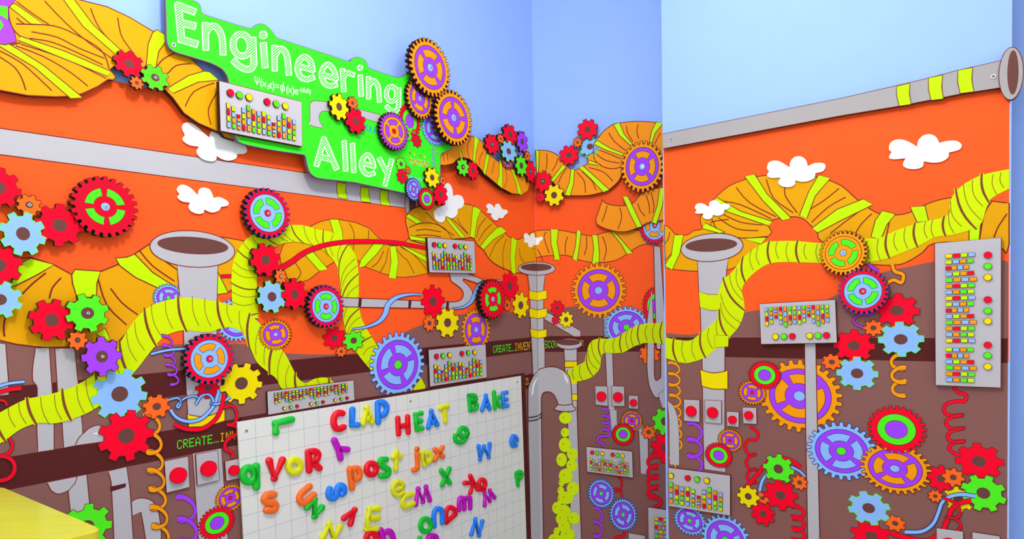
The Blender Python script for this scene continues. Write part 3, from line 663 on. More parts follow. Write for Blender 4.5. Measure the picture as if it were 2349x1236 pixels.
# elbow pipe and corner horn: printed round the corner
elb = [(1216, 1300), (1216, 1236), (1210, 988)] + smooth([(1210, 988), (1210, 898), (1213, 882), (1222.6, 861), (1239, 846), (1264.6, 841), (1283, 844.5), (1299.6, 855), (1309, 872.5), (1313.5, 926), (1320.5, 935), (1316, 942), (1295, 943.6), (1275, 940), (1273, 935), (1280, 927), (1276, 914), (1269, 903), (1257.6, 898), (1246, 901.6), (1242, 914)], False, 4) + [(1242.5, 988), (1247, 1236), (1248, 1300)]
hornb = [(1209, 628), (1213.7, 670), (1216, 763), (1219, 808), (1221, 860), (1250, 850), (1250, 808), (1247.5, 763), (1247.5, 658), (1251, 628)]
for fr, lf in ((A, True), (B, False)):
    poly(fr, 'printed_horn', hornb, g, 'grey horn pipe in the corner, ' + ('left' if lf else 'right') + ' half', clip=lf, lw=1.6)
    field_px = clipx([(1200, bandA1(1200)), (1231, 771), (1262, 771), (1262, 807), (1231, 806), (1200, bandA1b(1200))], lf)
    for s in ([(1212, 666), (1232, 670), (1254, 665), (1254.5, 685), (1232, 690), (1212.5, 686)], [(1212.5, 707), (1232, 711), (1254.5, 707), (1254.5, 726.6), (1232, 731), (1213, 727)], [(1214.4, 754), (1234, 758), (1254, 755), (1254, 772.5), (1234, 776), (1217, 773)]):
        poly(fr, 'printed_strap', s, 'yellow', clip=lf, lw=1.5)
    poly(fr, 'printed_horn_rim', ell(1230.3, 616, 43.5, 15.5, 40), g, clip=lf, lw=1.6); poly(fr, 'printed_horn_bore', ell(1229, 613, 36, 8, 36), 'hole', clip=lf, lw=1)
    poly(fr, 'printed_elbow_pipe', elb, g, 'grey hook pipe in the corner, ' + ('left' if lf else 'right') + ' half', clip=lf, lw=2)
    band_strip(fr, 'printed_pipe_band', [(1210, 957), (1222, 956), (1233, 953)] if lf else [(1236, 952), (1241, 949), (1244, 944)], 3, 'slot', line=None); band_strip(fr, 'printed_pipe_band', [(1210, 965), (1222, 964), (1233, 961)] if lf else [(1236, 960), (1241, 956), (1244, 951)], 3, 'slot', line=None)
    poly(fr, 'printed_cloud', smooth(zz(920, 420, 4.29, [(1200, 520), (1215, 493), (1240, 500), (1262, 525), (1275, 495), (1300, 495), (1322, 540), (1385, 525), (1395, 550), (1365, 575), (1355, 600), (1320, 612), (1300, 605), (1280, 630), (1250, 625), (1240, 590), (1205, 580), (1210, 550)]), True), 'white', 'small white cloud printed across the corner', line=None, clip=lf)
poly(A, 'printed_highlight', smooth([(1217, 905), (1221, 880), (1232, 864), (1231, 868), (1224, 884), (1221, 905)]), 'white', line=None)
band_strip(B, 'printed_pipe_band', [(1280, 927), (1297, 929), (1313, 926)], 2, 'outline', line=None)
poly(B, 'printed_highlight', smooth([(1290, 855), (1300, 865), (1304, 878), (1300, 876), (1294, 862)]), 'white', line=None)
# lime bubbles
bub = [(448, 75, 60, 56), (445, 215, 40, 45), (443, 333, 58, 70), (515, 420, 52, 56), (412, 475, 50, 65), (510, 530, 52, 58), (452, 630, 66, 72), (412, 695, 28, 36), (520, 750, 58, 66), (405, 770, 32, 40), (450, 840, 75, 62), (405, 860, 30, 40), (368, 935, 46, 58), (430, 965, 70, 62), (415, 1040, 58, 60), (530, 1033, 56, 58), (440, 1110, 60, 60), (365, 1158, 30, 38), (470, 1190, 70, 65), (350, 1240, 66, 60), (420, 1290, 80, 60)]
for i, (x, y, a, b) in enumerate(bub):
    p = (1190 + x / 4.1757, 940 + y / 4.1757)
    prt(B, 'printed_bubble', ell(p[0], p[1], a / 4.1757, b / 4.1757, 28), 'bubble', None, extra=[('fill', ell(p[0] - 4, p[1] - 2, 1.7, 2.0, 10), 'cog', 0)])
coil(B, 1392, 938, 1391, 1000, 9, 4, 4.5, 'purple', 'purple spring under the middle red button')
band_strip(B, 'printed_wire', [(1391, 1000), (1374, 1002), (1372, 1012), (1383, 1018), (1386, 1024)], 6, 'purple')
poly(B, 'printed_pipe', [(1398, 940), (1415, 940), (1416, 971), (1430, 985), (1403, 988)], g, lw=1.3)
poly(B, 'printed_pipe', [(1445, 985), (1465, 988), (1469, 1086), (1488, 1088), (1487, 1007), (1472, 968)], g, 'grey bent pipe behind the small orange cog')
gear(B, 1449, 965, 24, 25, 'T7', 'small orange and purple wheel on the back wall', n=28); gear(B, 1429.5, 996, 25.5, 26, 'T6', 'red wheel with green ring on the back wall', n=30); gear(B, 1488, 991, 17, 17, 'cog', 'orange cog beside the clipped green cog')
gear(B, 1525, 966, 30, 33, 'green', 'green cog cut off by the right panel edge'); gear(B, 1529, 1027, 36, 36, 'red', 'red cog cut off by the right panel edge')
coil(B, 1498, 1045, 1498, 1140, 13, 4.0, 7, 'red', 'red spring beside the right panel edge', flip=-1); band_strip(B, 'printed_wire', [(1488, 1130), (1506, 1140), (1516, 1148), (1512, 1158), (1500, 1162)], 7, 'red')
band_strip(B, 'printed_wire', [(1417, 1093), (1426, 1102), (1424, 1122), (1414, 1128), (1412, 1120), (1424, 1126), (1427, 1140)], 4.5, 'red', 'short red wire under the back wall panel')
gear(B, 1379, 1131.6, 31, 35, 'T3', 'blue and purple wheel left of its twin below the panel', n=30); gear(B, 1429.5, 1180, 32.5, 39, 'T3', 'blue and purple wheel lowest on the back wall', n=30)
coil(B, 1372, 1165, 1372, 1290, 10, 4.5, 5, 'purple', 'purple spring below the left blue wheel'); band_strip(B, 'printed_wire', [(1433, 1216), (1430, 1228), (1414, 1232), (1412, 1245)], 6, 'red')
# ------------------------------------------------------------------ wall_right prints
cu = [(1524, 516), (1536, 522), (1550, 537), (1575, 539), (1592, 529), (1611, 525), (1607, 510), (1608, 496), (1622, 475), (1639, 455), (1672, 427), (1709, 412), (1737, 405), (1778, 401), (1834, 404), (1880, 407), (1930, 426), (1967, 458), (2012, 488), (2056, 493), (2090, 486), (2131, 466), (2176, 454), (2230, 452), (2276, 461), (2315, 466)]
cl = [(2315, 561), (2307, 582), (2297, 569), (2230, 556), (2143, 558), (2115, 580), (2076, 603), (2045, 608), (2009, 607), (1960, 600), (1884, 553), (1876, 536), (1859, 516), (1840, 501), (1814, 497), (1773, 504), (1762, 516), (1770, 533), (1753, 550), (1745, 562), (1720, 590), (1689, 611), (1667, 619), (1600, 622), (1556, 619), (1526, 615)]
duct(C, smooth(cu, False, 3) + smooth(cl, False, 3), [[(1708, 405), (1731, 399), (1760, 445), (1815, 500), (1795, 506), (1750, 460)], [(1878, 401), (1905, 409), (1870, 450), (1851, 501), (1834, 494), (1855, 440)], [(1645, 453), (1700, 485), (1773, 508), (1763, 518), (1664, 484), (1640, 464)], [(1611, 524), (1618, 511), (1664, 533), (1650, 535)], [(1547, 539), (1568, 539), (1560, 580), (1542, 619), (1525, 609), (1540, 585)], [(1706, 547), (1759, 544), (1746, 560)], [(1981, 456), (2002, 470), (1930, 505), (1876, 534), (1863, 523), (1920, 480)], [(2024, 483), (2054, 491), (2035, 515), (2020, 550), (1998, 543), (2008, 505)], [(2088, 475), (2122, 472), (2130, 506), (2104, 510)], [(2255, 490), (2262, 480), (2250, 515), (2246, 552), (2223, 552), (2223, 525)]],
     [[(1650, 460), (1700, 470), (1770, 502)], [(1689, 430), (1720, 465), (1780, 497)], [(1758, 411), (1775, 455), (1820, 488)], [(1801, 425), (1802, 450), (1829, 488)], [(1672, 503), (1630, 510), (1640, 525)], [(1632, 500), (1650, 530), (1700, 546), (1760, 542)], [(1660, 492), (1700, 510), (1750, 516)], [(1648, 500), (1690, 525), (1740, 529)], [(1925, 432), (1890, 460), (1858, 480)], [(1940, 452), (1900, 475), (1862, 510)], [(1985, 475), (1950, 500), (1905, 535)], [(2000, 490), (1975, 515), (1960, 540)], [(1537, 532), (1532, 550), (1524, 560)], [(1553, 548), (1545, 575), (1526, 597)], [(2310, 490), (2290, 520), (2280, 545)], [(2276, 461), (2258, 490), (2247, 548)], [(2040, 510), (2036, 530), (2034, 545)]],
     label='huge amber ribbed duct across the right panel', lw=2.2)
poly(C, 'printed_horn', [(1600, 596), (1603, 667), (1606, 696), (1611, 835), (1613, 984), (1615.5, 1076), (1665, 1083), (1663, 984), (1663, 796), (1664, 690), (1667, 622), (1671, 592)], g, 'body of the grey horn on the right panel')
poly(C, 'printed_horn_rim', ell(1633.6, 567.5, 71.5, 32, 44, math.radians(-5)), g, 'flared rim of the grey horn on the right panel'); poly(C, 'printed_horn_bore', ell(1632, 562, 59, 14.5, 40, math.radians(-3)), 'hole', 'dark mouth of the grey horn on the right panel', lw=1)
poly(C, 'printed_strap', [(1603, 669), (1625, 675), (1660, 676), (1660, 712), (1630, 712), (1606, 705)], 'hose', lw=1.4)
hose(C, [(1528, 773.6), (1553, 779), (1583.5, 780.5), (1603, 768), (1620, 754), (1642, 734), (1652, 712), (1648, 680), (1652, 657), (1664, 638), (1681, 622), (1697, 601), (1717, 580), (1745, 561), (1766, 554), (1820, 552.6), (1890, 558), (1940, 556), (1989, 547), (2017, 546), (2059, 527.5), (2115, 509), (2160, 500), (2178, 488), (2178, 470), (2187, 447), (2212, 422), (2254, 401), (2315, 388)],
     [(1528, 821), (1567, 832), (1592, 829), (1620, 818), (1645, 798), (1672, 775), (1695, 748.5), (1707, 718), (1707, 690), (1702, 668), (1708, 650), (1722, 634), (1738, 620), (1759, 607), (1778, 602), (1820, 601), (1884, 603), (1940, 604), (1997, 600), (2030, 594), (2076, 577), (2115, 560), (2148, 543), (2187, 538), (2226, 527), (2251, 512), (2262, 480), (2275, 455), (2315, 433)], 58, 'yellow flexible hose winding across the right panel', rw=7.5, lean=.008)
poly(C, 'printed_hose_end', [(1640, 768), (1672, 770), (1671, 795), (1640, 797)], 'hose', lw=1)
poly(C, 'printed_strap', smooth([(1606, 847), (1635, 855), (1670, 850)]) + smooth([(1670, 892), (1635, 892), (1610, 885)]), 'yellow')
gear(C, 1834, 908, 95, 83, 'T2', 'huge orange and purple wheel behind the grey post', n=26, root=.88)
gear(C, 1726, 900, 33, 29, 'T7', 'small orange and purple wheel left of the huge wheel', n=28); gear(C, 1754.7, 860, 38, 33, 'T6', 'red wheel with green ring above the small purple wheel', n=30)
poly(C, 'printed_post', [(1846, 780), (1871.6, 780), (1876, 1000), (1881, 1236), (1883, 1400), (1856, 1400), (1853.5, 1236), (1849, 1000)], g, 'tall grey post under the hanging control panel')
gear(C, 1930, 1034, 81, 66, 'T3', 'big blue and purple wheel right of the post', n=26); gear(C, 2053, 1074, 83, 58, 'T2', 'orange and purple wheel under the red ringed wheel', n=28); gear(C, 2056.4, 984.4, 68, 54, 'T6', 'big red wheel with green ring and purple hub', n=26)
coil(C, 1546, 832, 1552, 1030, 13, 8, 5.5, 'amber', 'orange spring along the left edge of the right panel'); band_strip(C, 'printed_wire', [(1556, 1040), (1541, 1042), (1536, 1052), (1546, 1062), (1550, 1072)], 6, 'amber')
poly(C, 'printed_pipe', smooth([(1531, 918), (1547, 934), (1555.7, 964), (1558, 1000)]) + [(1558.5, 1067), (1536, 1065), (1535, 960)], g, lw=1)
coil(C, 1594, 970, 1594, 1082, 17, 3.4, 7.5, 'purple', 'purple spring under the red buttons of the right panel')
gear(C, 1675, 1010, 29, 27, 'T7', 'orange and purple wheel on the grey horn pipe', n=28); gear(C, 1649, 1044, 32, 29, 'T6', 'red wheel with green ring on the grey horn pipe', n=30)
band_strip(C, 'printed_wire', [(1720, 977), (1738, 992), (1735, 1008), (1715, 1010), (1709, 1025), (1716, 1040), (1734, 1042), (1718, 1048), (1712, 1062), (1720, 1076), (1736, 1076), (1720, 1080), (1714, 1094), (1722, 1106), (1736, 1106), (1722, 1108), (1716, 1118)], 6.5, 'red', 'red spring dangling from the last red button')
for a in ((1908.6, 830, 24, 19, 'cog', 'orange cog right of the post'), (1959, 792.5, 48, 37, 'red', 'red cog on the dark band right of the post'), (2004, 752, 24, 19, 'cog', 'orange cog between two red cogs on the right panel')):
    gear(C, *a)
band_strip(C, 'printed_wire', [(2047, 606), (2053, 622), (2072, 630), (2068, 648), (2050, 642), (2032, 652), (2025, 662)], 9, 'amber', 'orange tube dropping from the big duct')
band_strip(C, 'printed_wire', [(2004, 722), (1972, 722), (1958, 738), (1982, 752)], 5, 'purple'); band_strip(C, 'printed_wire', [(1990, 605), (2015, 622)], 8, 'purple')
gear(C, 2058, 712, 52, 39, 'red', 'red cog lower right of the framed green wheel', n=8)
coil(C, 2060, 812, 2064, 905, 17, 3.0, 8, 'amber', 'orange spring below the pale blue cog', flip=-1)
gear(C, 2066.7, 778, 53, 40, 'blue', 'pale blue cog on the dark band'); gear(C, 1966.5, 856, 48, 38, 'blue', 'pale blue cog below the dark band')
band_strip(C, 'printed_wire', [(2188, 886), (2196, 898), (2216, 906), (2212, 920), (2196, 920), (2172, 926), (2165, 940), (2176, 952), (2210, 952), (2180, 958), (2170, 968), (2180, 982), (2212, 982), (2184, 988), (2174, 1000), (2182, 1012), (2214, 1012), (2186, 1016), (2177, 1028), (2190, 1040), (2205, 1042)], 8, 'red', 'red spring hanging under the tall control panel')
band_strip(C, 'printed_wire', [(1700, 1130), (1736, 1090), (1760, 1062), (1790, 1050), (1815, 1056), (1838, 1072)], 9, 'red'); band_strip(C, 'printed_wire', [(1742, 1132), (1748, 1105), (1760, 1085)], 8, 'blue', line='ink'); band_strip(C, 'printed_wire', [(1815, 1070), (1835, 1080), (1848, 1094)], 6, 'blue', line='ink')
coil(C, 1830, 1160, 1834, 1290, 15, 5.0, 8, 'red', 'red spring beside the foot of the post')
for a in ((1750, 1142, 17, 15, 'cog', 'orange cog half hidden between yellow and red cogs'), (1786, 1075, 39, 35, 'green', 'green cog left of the post'), (1791, 1135, 40, 35, 'red', 'red cog below the green cog left of the post'), (1835, 1106, 20, 18, 'cog', 'orange cog touching the post'), (1717, 1138, 28, 26, 'yellow', 'yellow cog left of the post'), (1751, 1178, 28, 27, 'red', 'lowest red cog left of the post'),
          (2246, 1058, 57, 42, 'red', 'large red cog at the right end of the panel'), (2198, 1145, 34, 30, 'yellow', 'yellow cog partly behind the green cog'), (2158, 1096.6, 31, 31, 'red', 'red cog touching the orange and purple wheel'), (2187, 1094, 26, 22, 'cog', 'orange cog left of the large red cog'), (2256, 1130, 55, 43, 'green', 'green cog under the large red cog'), (2146, 1137, 18, 15, 'cog', 'tiny orange cog below the red cog'),
          (1999, 1230, 50, 36, 'red', 'red cog at the bottom of the right panel'), (2053.6, 1200, 25, 19, 'cog', 'orange cog at the bottom of the right panel'), (1993, 1165, 49, 38, 'blue', 'pale blue cog above the bottom red cog')):
    gear(C, *a)
band_strip(C, 'printed_wire', [(2238, 1137), (2209.5, 1133), (2181.6, 1137), (2162, 1151), (2152.4, 1176), (2140, 1201), (2115, 1217.6), (2076, 1219)], 9, 'blue', 'pale blue wire sweeping over the green cog', line='ink')
band_strip(C, 'printed_wire', [(2229, 1147), (2205, 1152), (2185, 1165), (2174, 1190), (2158, 1220), (2120, 1240), (2045, 1222)], 11, 'red', 'red wire looping at the bottom right')
band_strip(C, 'printed_wire', [(2165, 1142), (2192, 1152), (2203, 1172), (2195, 1186), (2170, 1184), (2195, 1190), (2204, 1206), (2192, 1218), (2168, 1216), (2190, 1220), (2203, 1236)], 6, 'red')
gear(C, 1582, 1194, 38, 34, 'T3', 'small blue and purple wheel under the corner panel', n=28); gear(C, 1664, 1238, 54, 58, 'T3', 'blue and purple wheel at the bottom of the right panel', n=26)
# ------------------------------------------------------------------ raised cut-outs on wall_left
# upper left duct cut-out
dA = [(-60, -60), (140, -14), (184, 0), (246, 15.5), (298, 40), (348, 70), (384, 86), (410, 106), (435, 131), (466, 162), (503, 185), (520, 200), (540, 322), (515, 314), (507, 305), (455, 282), (422, 259), (396, 223), (373, 200), (345, 178), (300, 165), (262, 152), (252, 159), (265, 176), (261, 183), (248, 182), (225, 198), (188, 215), (160, 220.5), (129, 222), (65, 219), (0, 207), (-60, 190)]
duct(A, dA, [[(18, 13), (34, 8), (70, 33), (100, 55.7), (71, 55)], [(140, -8), (168, -4), (215, 58), (285, 122), (264, 124), (190, 60)], [(41, 92), (47, 83), (150, 118), (255, 164), (246, 175), (140, 132)], [(-20, 82), (12, 95), (100, 150), (190, 224), (162, 226), (80, 155), (-20, 95)],
   [(360, 68), (382, 82), (380, 96), (364, 118), (357, 158), (335, 156), (340, 100), (350, 75)], [(391, 198), (432, 173.5), (468, 163), (481, 165), (501, 184), (455, 188), (398, 214), (385, 205)]],
   [[(36, 55), (70, 56), (114, 58), (155, 70), (220, 105), (241, 129), (250, 158)], [(19, 18), (22, 47), (34, 72), (57, 91)], [(38, 4), (80, 35), (112, 56)], [(102, 2), (150, 52), (200, 95), (258, 135)], [(208, 19), (220, 50), (240, 80), (282, 120)], [(270, 40), (275, 70), (285, 94), (320, 140)], [(72, 73), (130, 85), (180, 110), (240, 134)], [(68, 88), (120, 97), (180, 122), (236, 149)], [(36, 105), (100, 130), (160, 165), (202, 198)], [(47, 101), (150, 135), (244, 180)], [(0, 117), (50, 145), (100, 190), (119, 208)], [(0, 131), (33, 154), (50, 180), (59, 207)], [(38, 41), (48, 50), (55, 54)],
    [(358, 155), (375, 135), (400, 122)], [(384, 169), (405, 150), (438, 146)], [(425, 244), (445, 210), (492, 190)], [(484, 286), (478, 250), (500, 208)], [(15, 104), (30, 102), (47, 98)]],
   h=(0.012, 0.026), label='big amber ribbed duct cut-out in the upper left corner', lw=2.4)
r_, o_r = raised(A, 'gear_corner', [(-60, -40), (42, -6), (20, 17), (20, 45), (33, 74), (38, 96), (12, 102), (-60, 92)], 'purple', (0.026, 0.0275), 'purple and green wheel corner at the upper left frame edge', 'gear', lw=2)
for s in ([(-40, 10), (17, 15), (18, 45), (-40, 10)], [(-40, 45), (2, 47), (8, 58), (0, 70), (-40, 62)]):
    q = [A.uv(p, .0275) for p in s]; m_ = MB(); m_.flat([(a - o_r[0], b - o_r[1]) for a, b in q], .0275 + STEP, 'green'); m_.build('opening', r_)
gear(A, 296, 146, 36, 30, 'red', 'red cog on the upper left duct', h=(0.028, 0.038), ph=.2)
gear(A, 314, 190, 17, 15, 'cog', 'small orange cog under the upper left red cog', h=(0.028, 0.039), sc_=False)
gear(A, 356, 178, 33, 29, 'green', 'green screwed cog on the upper left duct', h=(0.028, 0.040), sc_=True)
# left column of cogs
for (x, y, rx, ry, k, lb, h, s) in ((-2, 430, 52, 47, 'red', 'red cog cut by the left frame edge, upper', (.012, .022), 0), (67, 470, 29, 25, 'cog', 'orange screwed cog between red cogs at the left', (.016, .026), 1), (137, 516, 53, 49, 'red', 'red cog touching the big red and green wheel', (.012, .024), 0),
    (-2, 608, 56, 50, 'red', 'red cog cut by the left frame edge, lower', (.012, .024), 0), (53, 536, 54, 51, 'blue', 'pale blue cog left of a red cog at the far left', (.018, .03), 0), (0, 687, 51, 43, 'blue', 'pale blue cog cut by the left frame edge', (.018, .03), 0),
    (119, 734, 53, 49, 'red', 'red cog left of the green screwed cog', (.012, .024), 0), (201, 718, 48, 45, 'green', 'green screwed cog above the purple cog', (.018, .03), 1), (178, 780, 24, 23, 'cog', 'orange cog between red, green and purple cogs', (.014, .025), 0), (234, 817.6, 47, 46, 'purple', 'purple screwed cog on the left wall', (.018, .03), 1),
    (609.6, 595.6, 33, 38, 'red', 'red cog at the top of the yellow arch', (.012, .026), 0), (644, 634, 14, 18, 'cog', 'small orange screwed cog on the yellow arch', (.016, .028), 1), (624, 680.5, 32, 37, 'blue', 'pale blue cog beside the yellow arch', (.012, .026), 0), (676, 674.6, 30, 37, 'red', 'red cog left of the blue ringed green wheel', (.014, .028), 0)):
    gear(A, x, y, rx, ry, k, lb, h=h, sc_=bool(s))
gear(A, 242, 474, 74, 69, 'T4', 'big red wheel with green openings on the left', h=(.012, .034), sc_=True, n=24)
gear(A, 614, 489, 52, 57.5, 'T1', 'red rimmed blue and green wheel above the yellow arch', h=(.012, .034), sc_=True, n=26)
gear(A, 481, 823, 61, 58, 'T5', 'red rimmed wheel with blue ring and orange openings', h=(.012, .032), sc_=True, n=24)
gear(A, 748, 702.7, 40, 49, 'T1', 'blue ringed green wheel in the middle of the left wall', h=(.012, .034), sc_=True, n=26)
gear(A, 1131, 686, 30, 46, 'T4', 'red wheel with green openings near the corner', h=(.012, .036), sc_=True, n=26)
# clouds
Z5 = (370, 260, 3.8625)
cloud(A, zz(*Z5, [(185, 130), (200, 90), (240, 80), (300, 105), (380, 175), (428, 215), (440, 165), (480, 158), (600, 205), (720, 265), (760, 320), (740, 355), (675, 360), (660, 400), (600, 418), (540, 405), (490, 375), (485, 410), (440, 425), (360, 400), (315, 345), (335, 295), (250, 280), (190, 235), (212, 190)]), 'white cloud under the sign corner on the left wall')
cloud(A, zz(*Z5, [(140, 680), (160, 640), (200, 632), (260, 660), (328, 728), (335, 680), (370, 657), (430, 675), (465, 748), (520, 742), (590, 780), (590, 815), (530, 828), (510, 860), (450, 878), (380, 850), (375, 880), (330, 890), (270, 870), (243, 830), (258, 790), (190, 780), (145, 745), (165, 715)]), 'white cloud above the big grey horn')
cloud(A, zz(920, 420, 4.29, [(425, 30), (445, 0), (480, 10), (505, 60), (512, 130), (550, 115), (600, 130), (620, 190), (600, 240), (558, 255), (550, 310), (500, 345), (440, 320), (425, 370), (390, 385), (345, 360), (325, 300), (340, 260), (400, 230), (410, 120)]), 'white cloud behind the red cog at the sign tip')
cloud(A, zz(920, 420, 4.29, [(842, 230), (860, 203), (890, 210), (927, 250), (935, 210), (965, 205), (995, 255), (1040, 265), (1050, 290), (1018, 320), (1000, 345), (960, 340), (950, 362), (920, 362), (893, 330), (895, 300), (850, 290), (862, 262)]), 'small white cloud left of the corner')
# right upper duct on wall_left
duct(A, [(990, 330), (1030, 335), (1060, 318), (1083.5, 312), (1100, 319.6), (1109, 329), (1124, 354.6), (1144, 372), (1165, 384), (1190, 393), (1208, 398), (1214, 410), (1215, 421), (1211, 438), (1198, 446), (1175, 444), (1151, 431), (1130, 414), (1114.6, 401), (1093, 376), (1076, 364), (1062, 361), (1050.5, 364), (1039, 375), (1021, 379), (1000, 378)],
    [[(1049.5, 334), (1053, 335), (1062, 362), (1057, 363)], [(1088, 312), (1099, 320), (1092, 350), (1090, 376), (1084, 370), (1086, 345)], [(1116.5, 348), (1124, 354.6), (1112.6, 402), (1108, 394)], [(1145.6, 366), (1152, 376), (1153, 400), (1152, 432), (1140, 422), (1145, 400)], [(1171, 386), (1178.6, 389), (1190, 420), (1198, 447), (1188, 444), (1184, 420)]],
    [[(1016, 352), (1019, 370)], [(1025, 352), (1028, 369)], [(1080, 316), (1072, 335), (1076, 362)], [(1095, 322), (1088, 350)], [(1108, 347), (1101, 362), (1100, 378)], [(1135, 369), (1131, 385), (1128, 398)], [(1158, 382), (1163, 410), (1157, 430)], [(1205, 402), (1208, 426)]], fill='duct2', h=(.014, .034), label='amber ribbed duct cut-out between the sign and the corner', lw=1.7)
gear(A, 1165, 374, 14, 14, 'T7', 'small purple ringed wheel half hidden on the corner duct', h=(.035, .038), n=22)
for (x, y, rx, ry, k, lb, s, dh) in ((1062, 383, 13.5, 21, 'green', 'green screwed cog right of the sign', 1, .0), (1085, 391, 12.6, 22, 'red', 'red cog right of the green screwed cog by the sign', 0, -.002), (1129, 331, 17, 23.5, 'red', 'leftmost red screwed cog of the cluster by the corner', 1, 0), (1148.5, 318, 8, 11, 'cog', 'tiny orange cog in the cluster by the corner', 0, .004), (1170, 308, 17, 23, 'red', 'topmost red cog of the cluster by the corner', 0, 0),
    (1198, 325, 13, 25, 'purple', 'purple cog of the cluster by the corner', 0, 0), (1167, 347, 17.5, 23.5, 'blue', 'pale blue cog of the cluster by the corner', 0, .006), (1196, 380, 14, 25, 'green', 'green cog of the cluster by the corner', 0, .004), (1210, 358, 6.5, 12, 'cog', 'tiny orange cog right of the green corner cog', 0, .004), (1217, 393, 12, 26, 'red', 'red screwed cog set in the corner', 1, .002)):
    gear(A, x, y, rx, ry, k, lb, h=(.036 + dh, .048 + dh), sc_=bool(s))
# ------------------------------------------------------------------ the sign
sg = [(380, 0), (379, -40), (430, -24), (438.6, 0), (459, 8), (462, 31.6), (576, 67), (585, 58), (598, 53.6), (611, 58), (625, 72.5), (634, 86.7), (770, 131), (801.7, 143), (807, 134), (817, 130.4), (833, 134), (842, 144), (844, 156), (915.6, 180), (928.5, 171), (944, 165), (975, 180), (1000, 300), (1020, 325), (1040, 335), (1031, 345), (1010, 350), (1010, 420), (1000, 440), (960, 448), (935, 444), (809, 417), (740, 410), (724, 407), (711, 396.5), (704.6, 378), (701, 356), (693, 354), (618.5, 343), (561.6, 331), (545, 324), (535, 308), (532, 280), (525, 186), (521, 172), (510, 157), (484, 144), (435, 129), (403.6, 120), (389, 111), (383, 96)]
SH = 0.046
def chaikin(p, r=.22, it=2):
    for _ in range(it):
        q = []
        for i in range(len(p)):
            a, b = p[i], p[(i + 1) % len(p)]; l = math.hypot(b[0] - a[0], b[1] - a[1]); e = min(r, 6.0 / l)
            q += [(a[0] + (b[0] - a[0]) * e, a[1] + (b[1] - a[1]) * e), (b[0] - (b[0] - a[0]) * e, b[1] - (b[1] - a[1]) * e)]
        p = q
    return p
SIGN, SO = raised(A, 'sign', chaikin(sg), 'sign', (0.034, SH), 'green sign board reading Engineering Alley with hatched white letters', 'sign', line='purpleedge', lw=1.6, edge='purpleedge', bodyname='board')
def onsign(name, px, fill, line='outline', lw=1.3, k=1):
    q = [A.uv(p, SH) for p in px]; q = [(a - SO[0], b - SO[1]) for a, b in q]; m = MB()
    m.flat(q, SH + STEP * k, fill)
    if line: m.ribbon(q, lw * A.scale(px[0], SH), SH + STEP * (k + .5), line, True)
    return m.build(name, SIGN)
onsign('pipe_drawing', smooth([(711, 277), (711, 241), (715, 234), (724, 231), (758, 234)]) + [(873, 263), (870, 283), (835, 271), (763, 257)] + smooth([(763, 257), (742, 255), (734, 261), (732, 275), (740, 294), (706, 285)]), 'grey')
for (x, y) in ((398, 103), (547, 312), (1002, 350)):
    q = A.uv((x, y), SH); screw(SIGN, q[0] - SO[0], q[1] - SO[1], SH, .006)
def sign_strokes(pts, w, col, k=1, name='line_drawing'):
    m = MB()
    for p in pts:
        p = smooth(p, False, 4) if len(p) > 2 else p
        q = [A.uv(a, SH) for a in p]; m.ribbon([(a - SO[0], b - SO[1]) for a, b in q], w * A.scale(p[0], SH), SH + STEP * k, col)
    return m.build(name, SIGN)
sign_strokes([zz(680, 60, 3.8625, [(610, 880), (625, 880), (620, 915), (650, 930), (655, 885), (660, 925), (690, 940), (695, 890), (700, 935), (735, 945)])], 2.0, 'deepblue', 1, 'spring_drawing')
sign_strokes([zz(680, 280, 3.8625, [(1215, 180), (1225, 195), (1205, 215), (1222, 235), (1200, 250), (1222, 275), (1200, 285), (1222, 315), (1202, 325), (1224, 350), (1204, 360), (1228, 385), (1215, 412)])], 2.0, 'purple', 1, 'spring_drawing')
sign_strokes([zz(680, 280, 3.8625, [(990, 485), (1010, 495), (1020, 480), (1040, 505), (1055, 488), (1075, 512), (1090, 495), (1105, 525), (1120, 500), (1140, 535)])], 2.0, 'skydark', 1, 'spring_drawing')
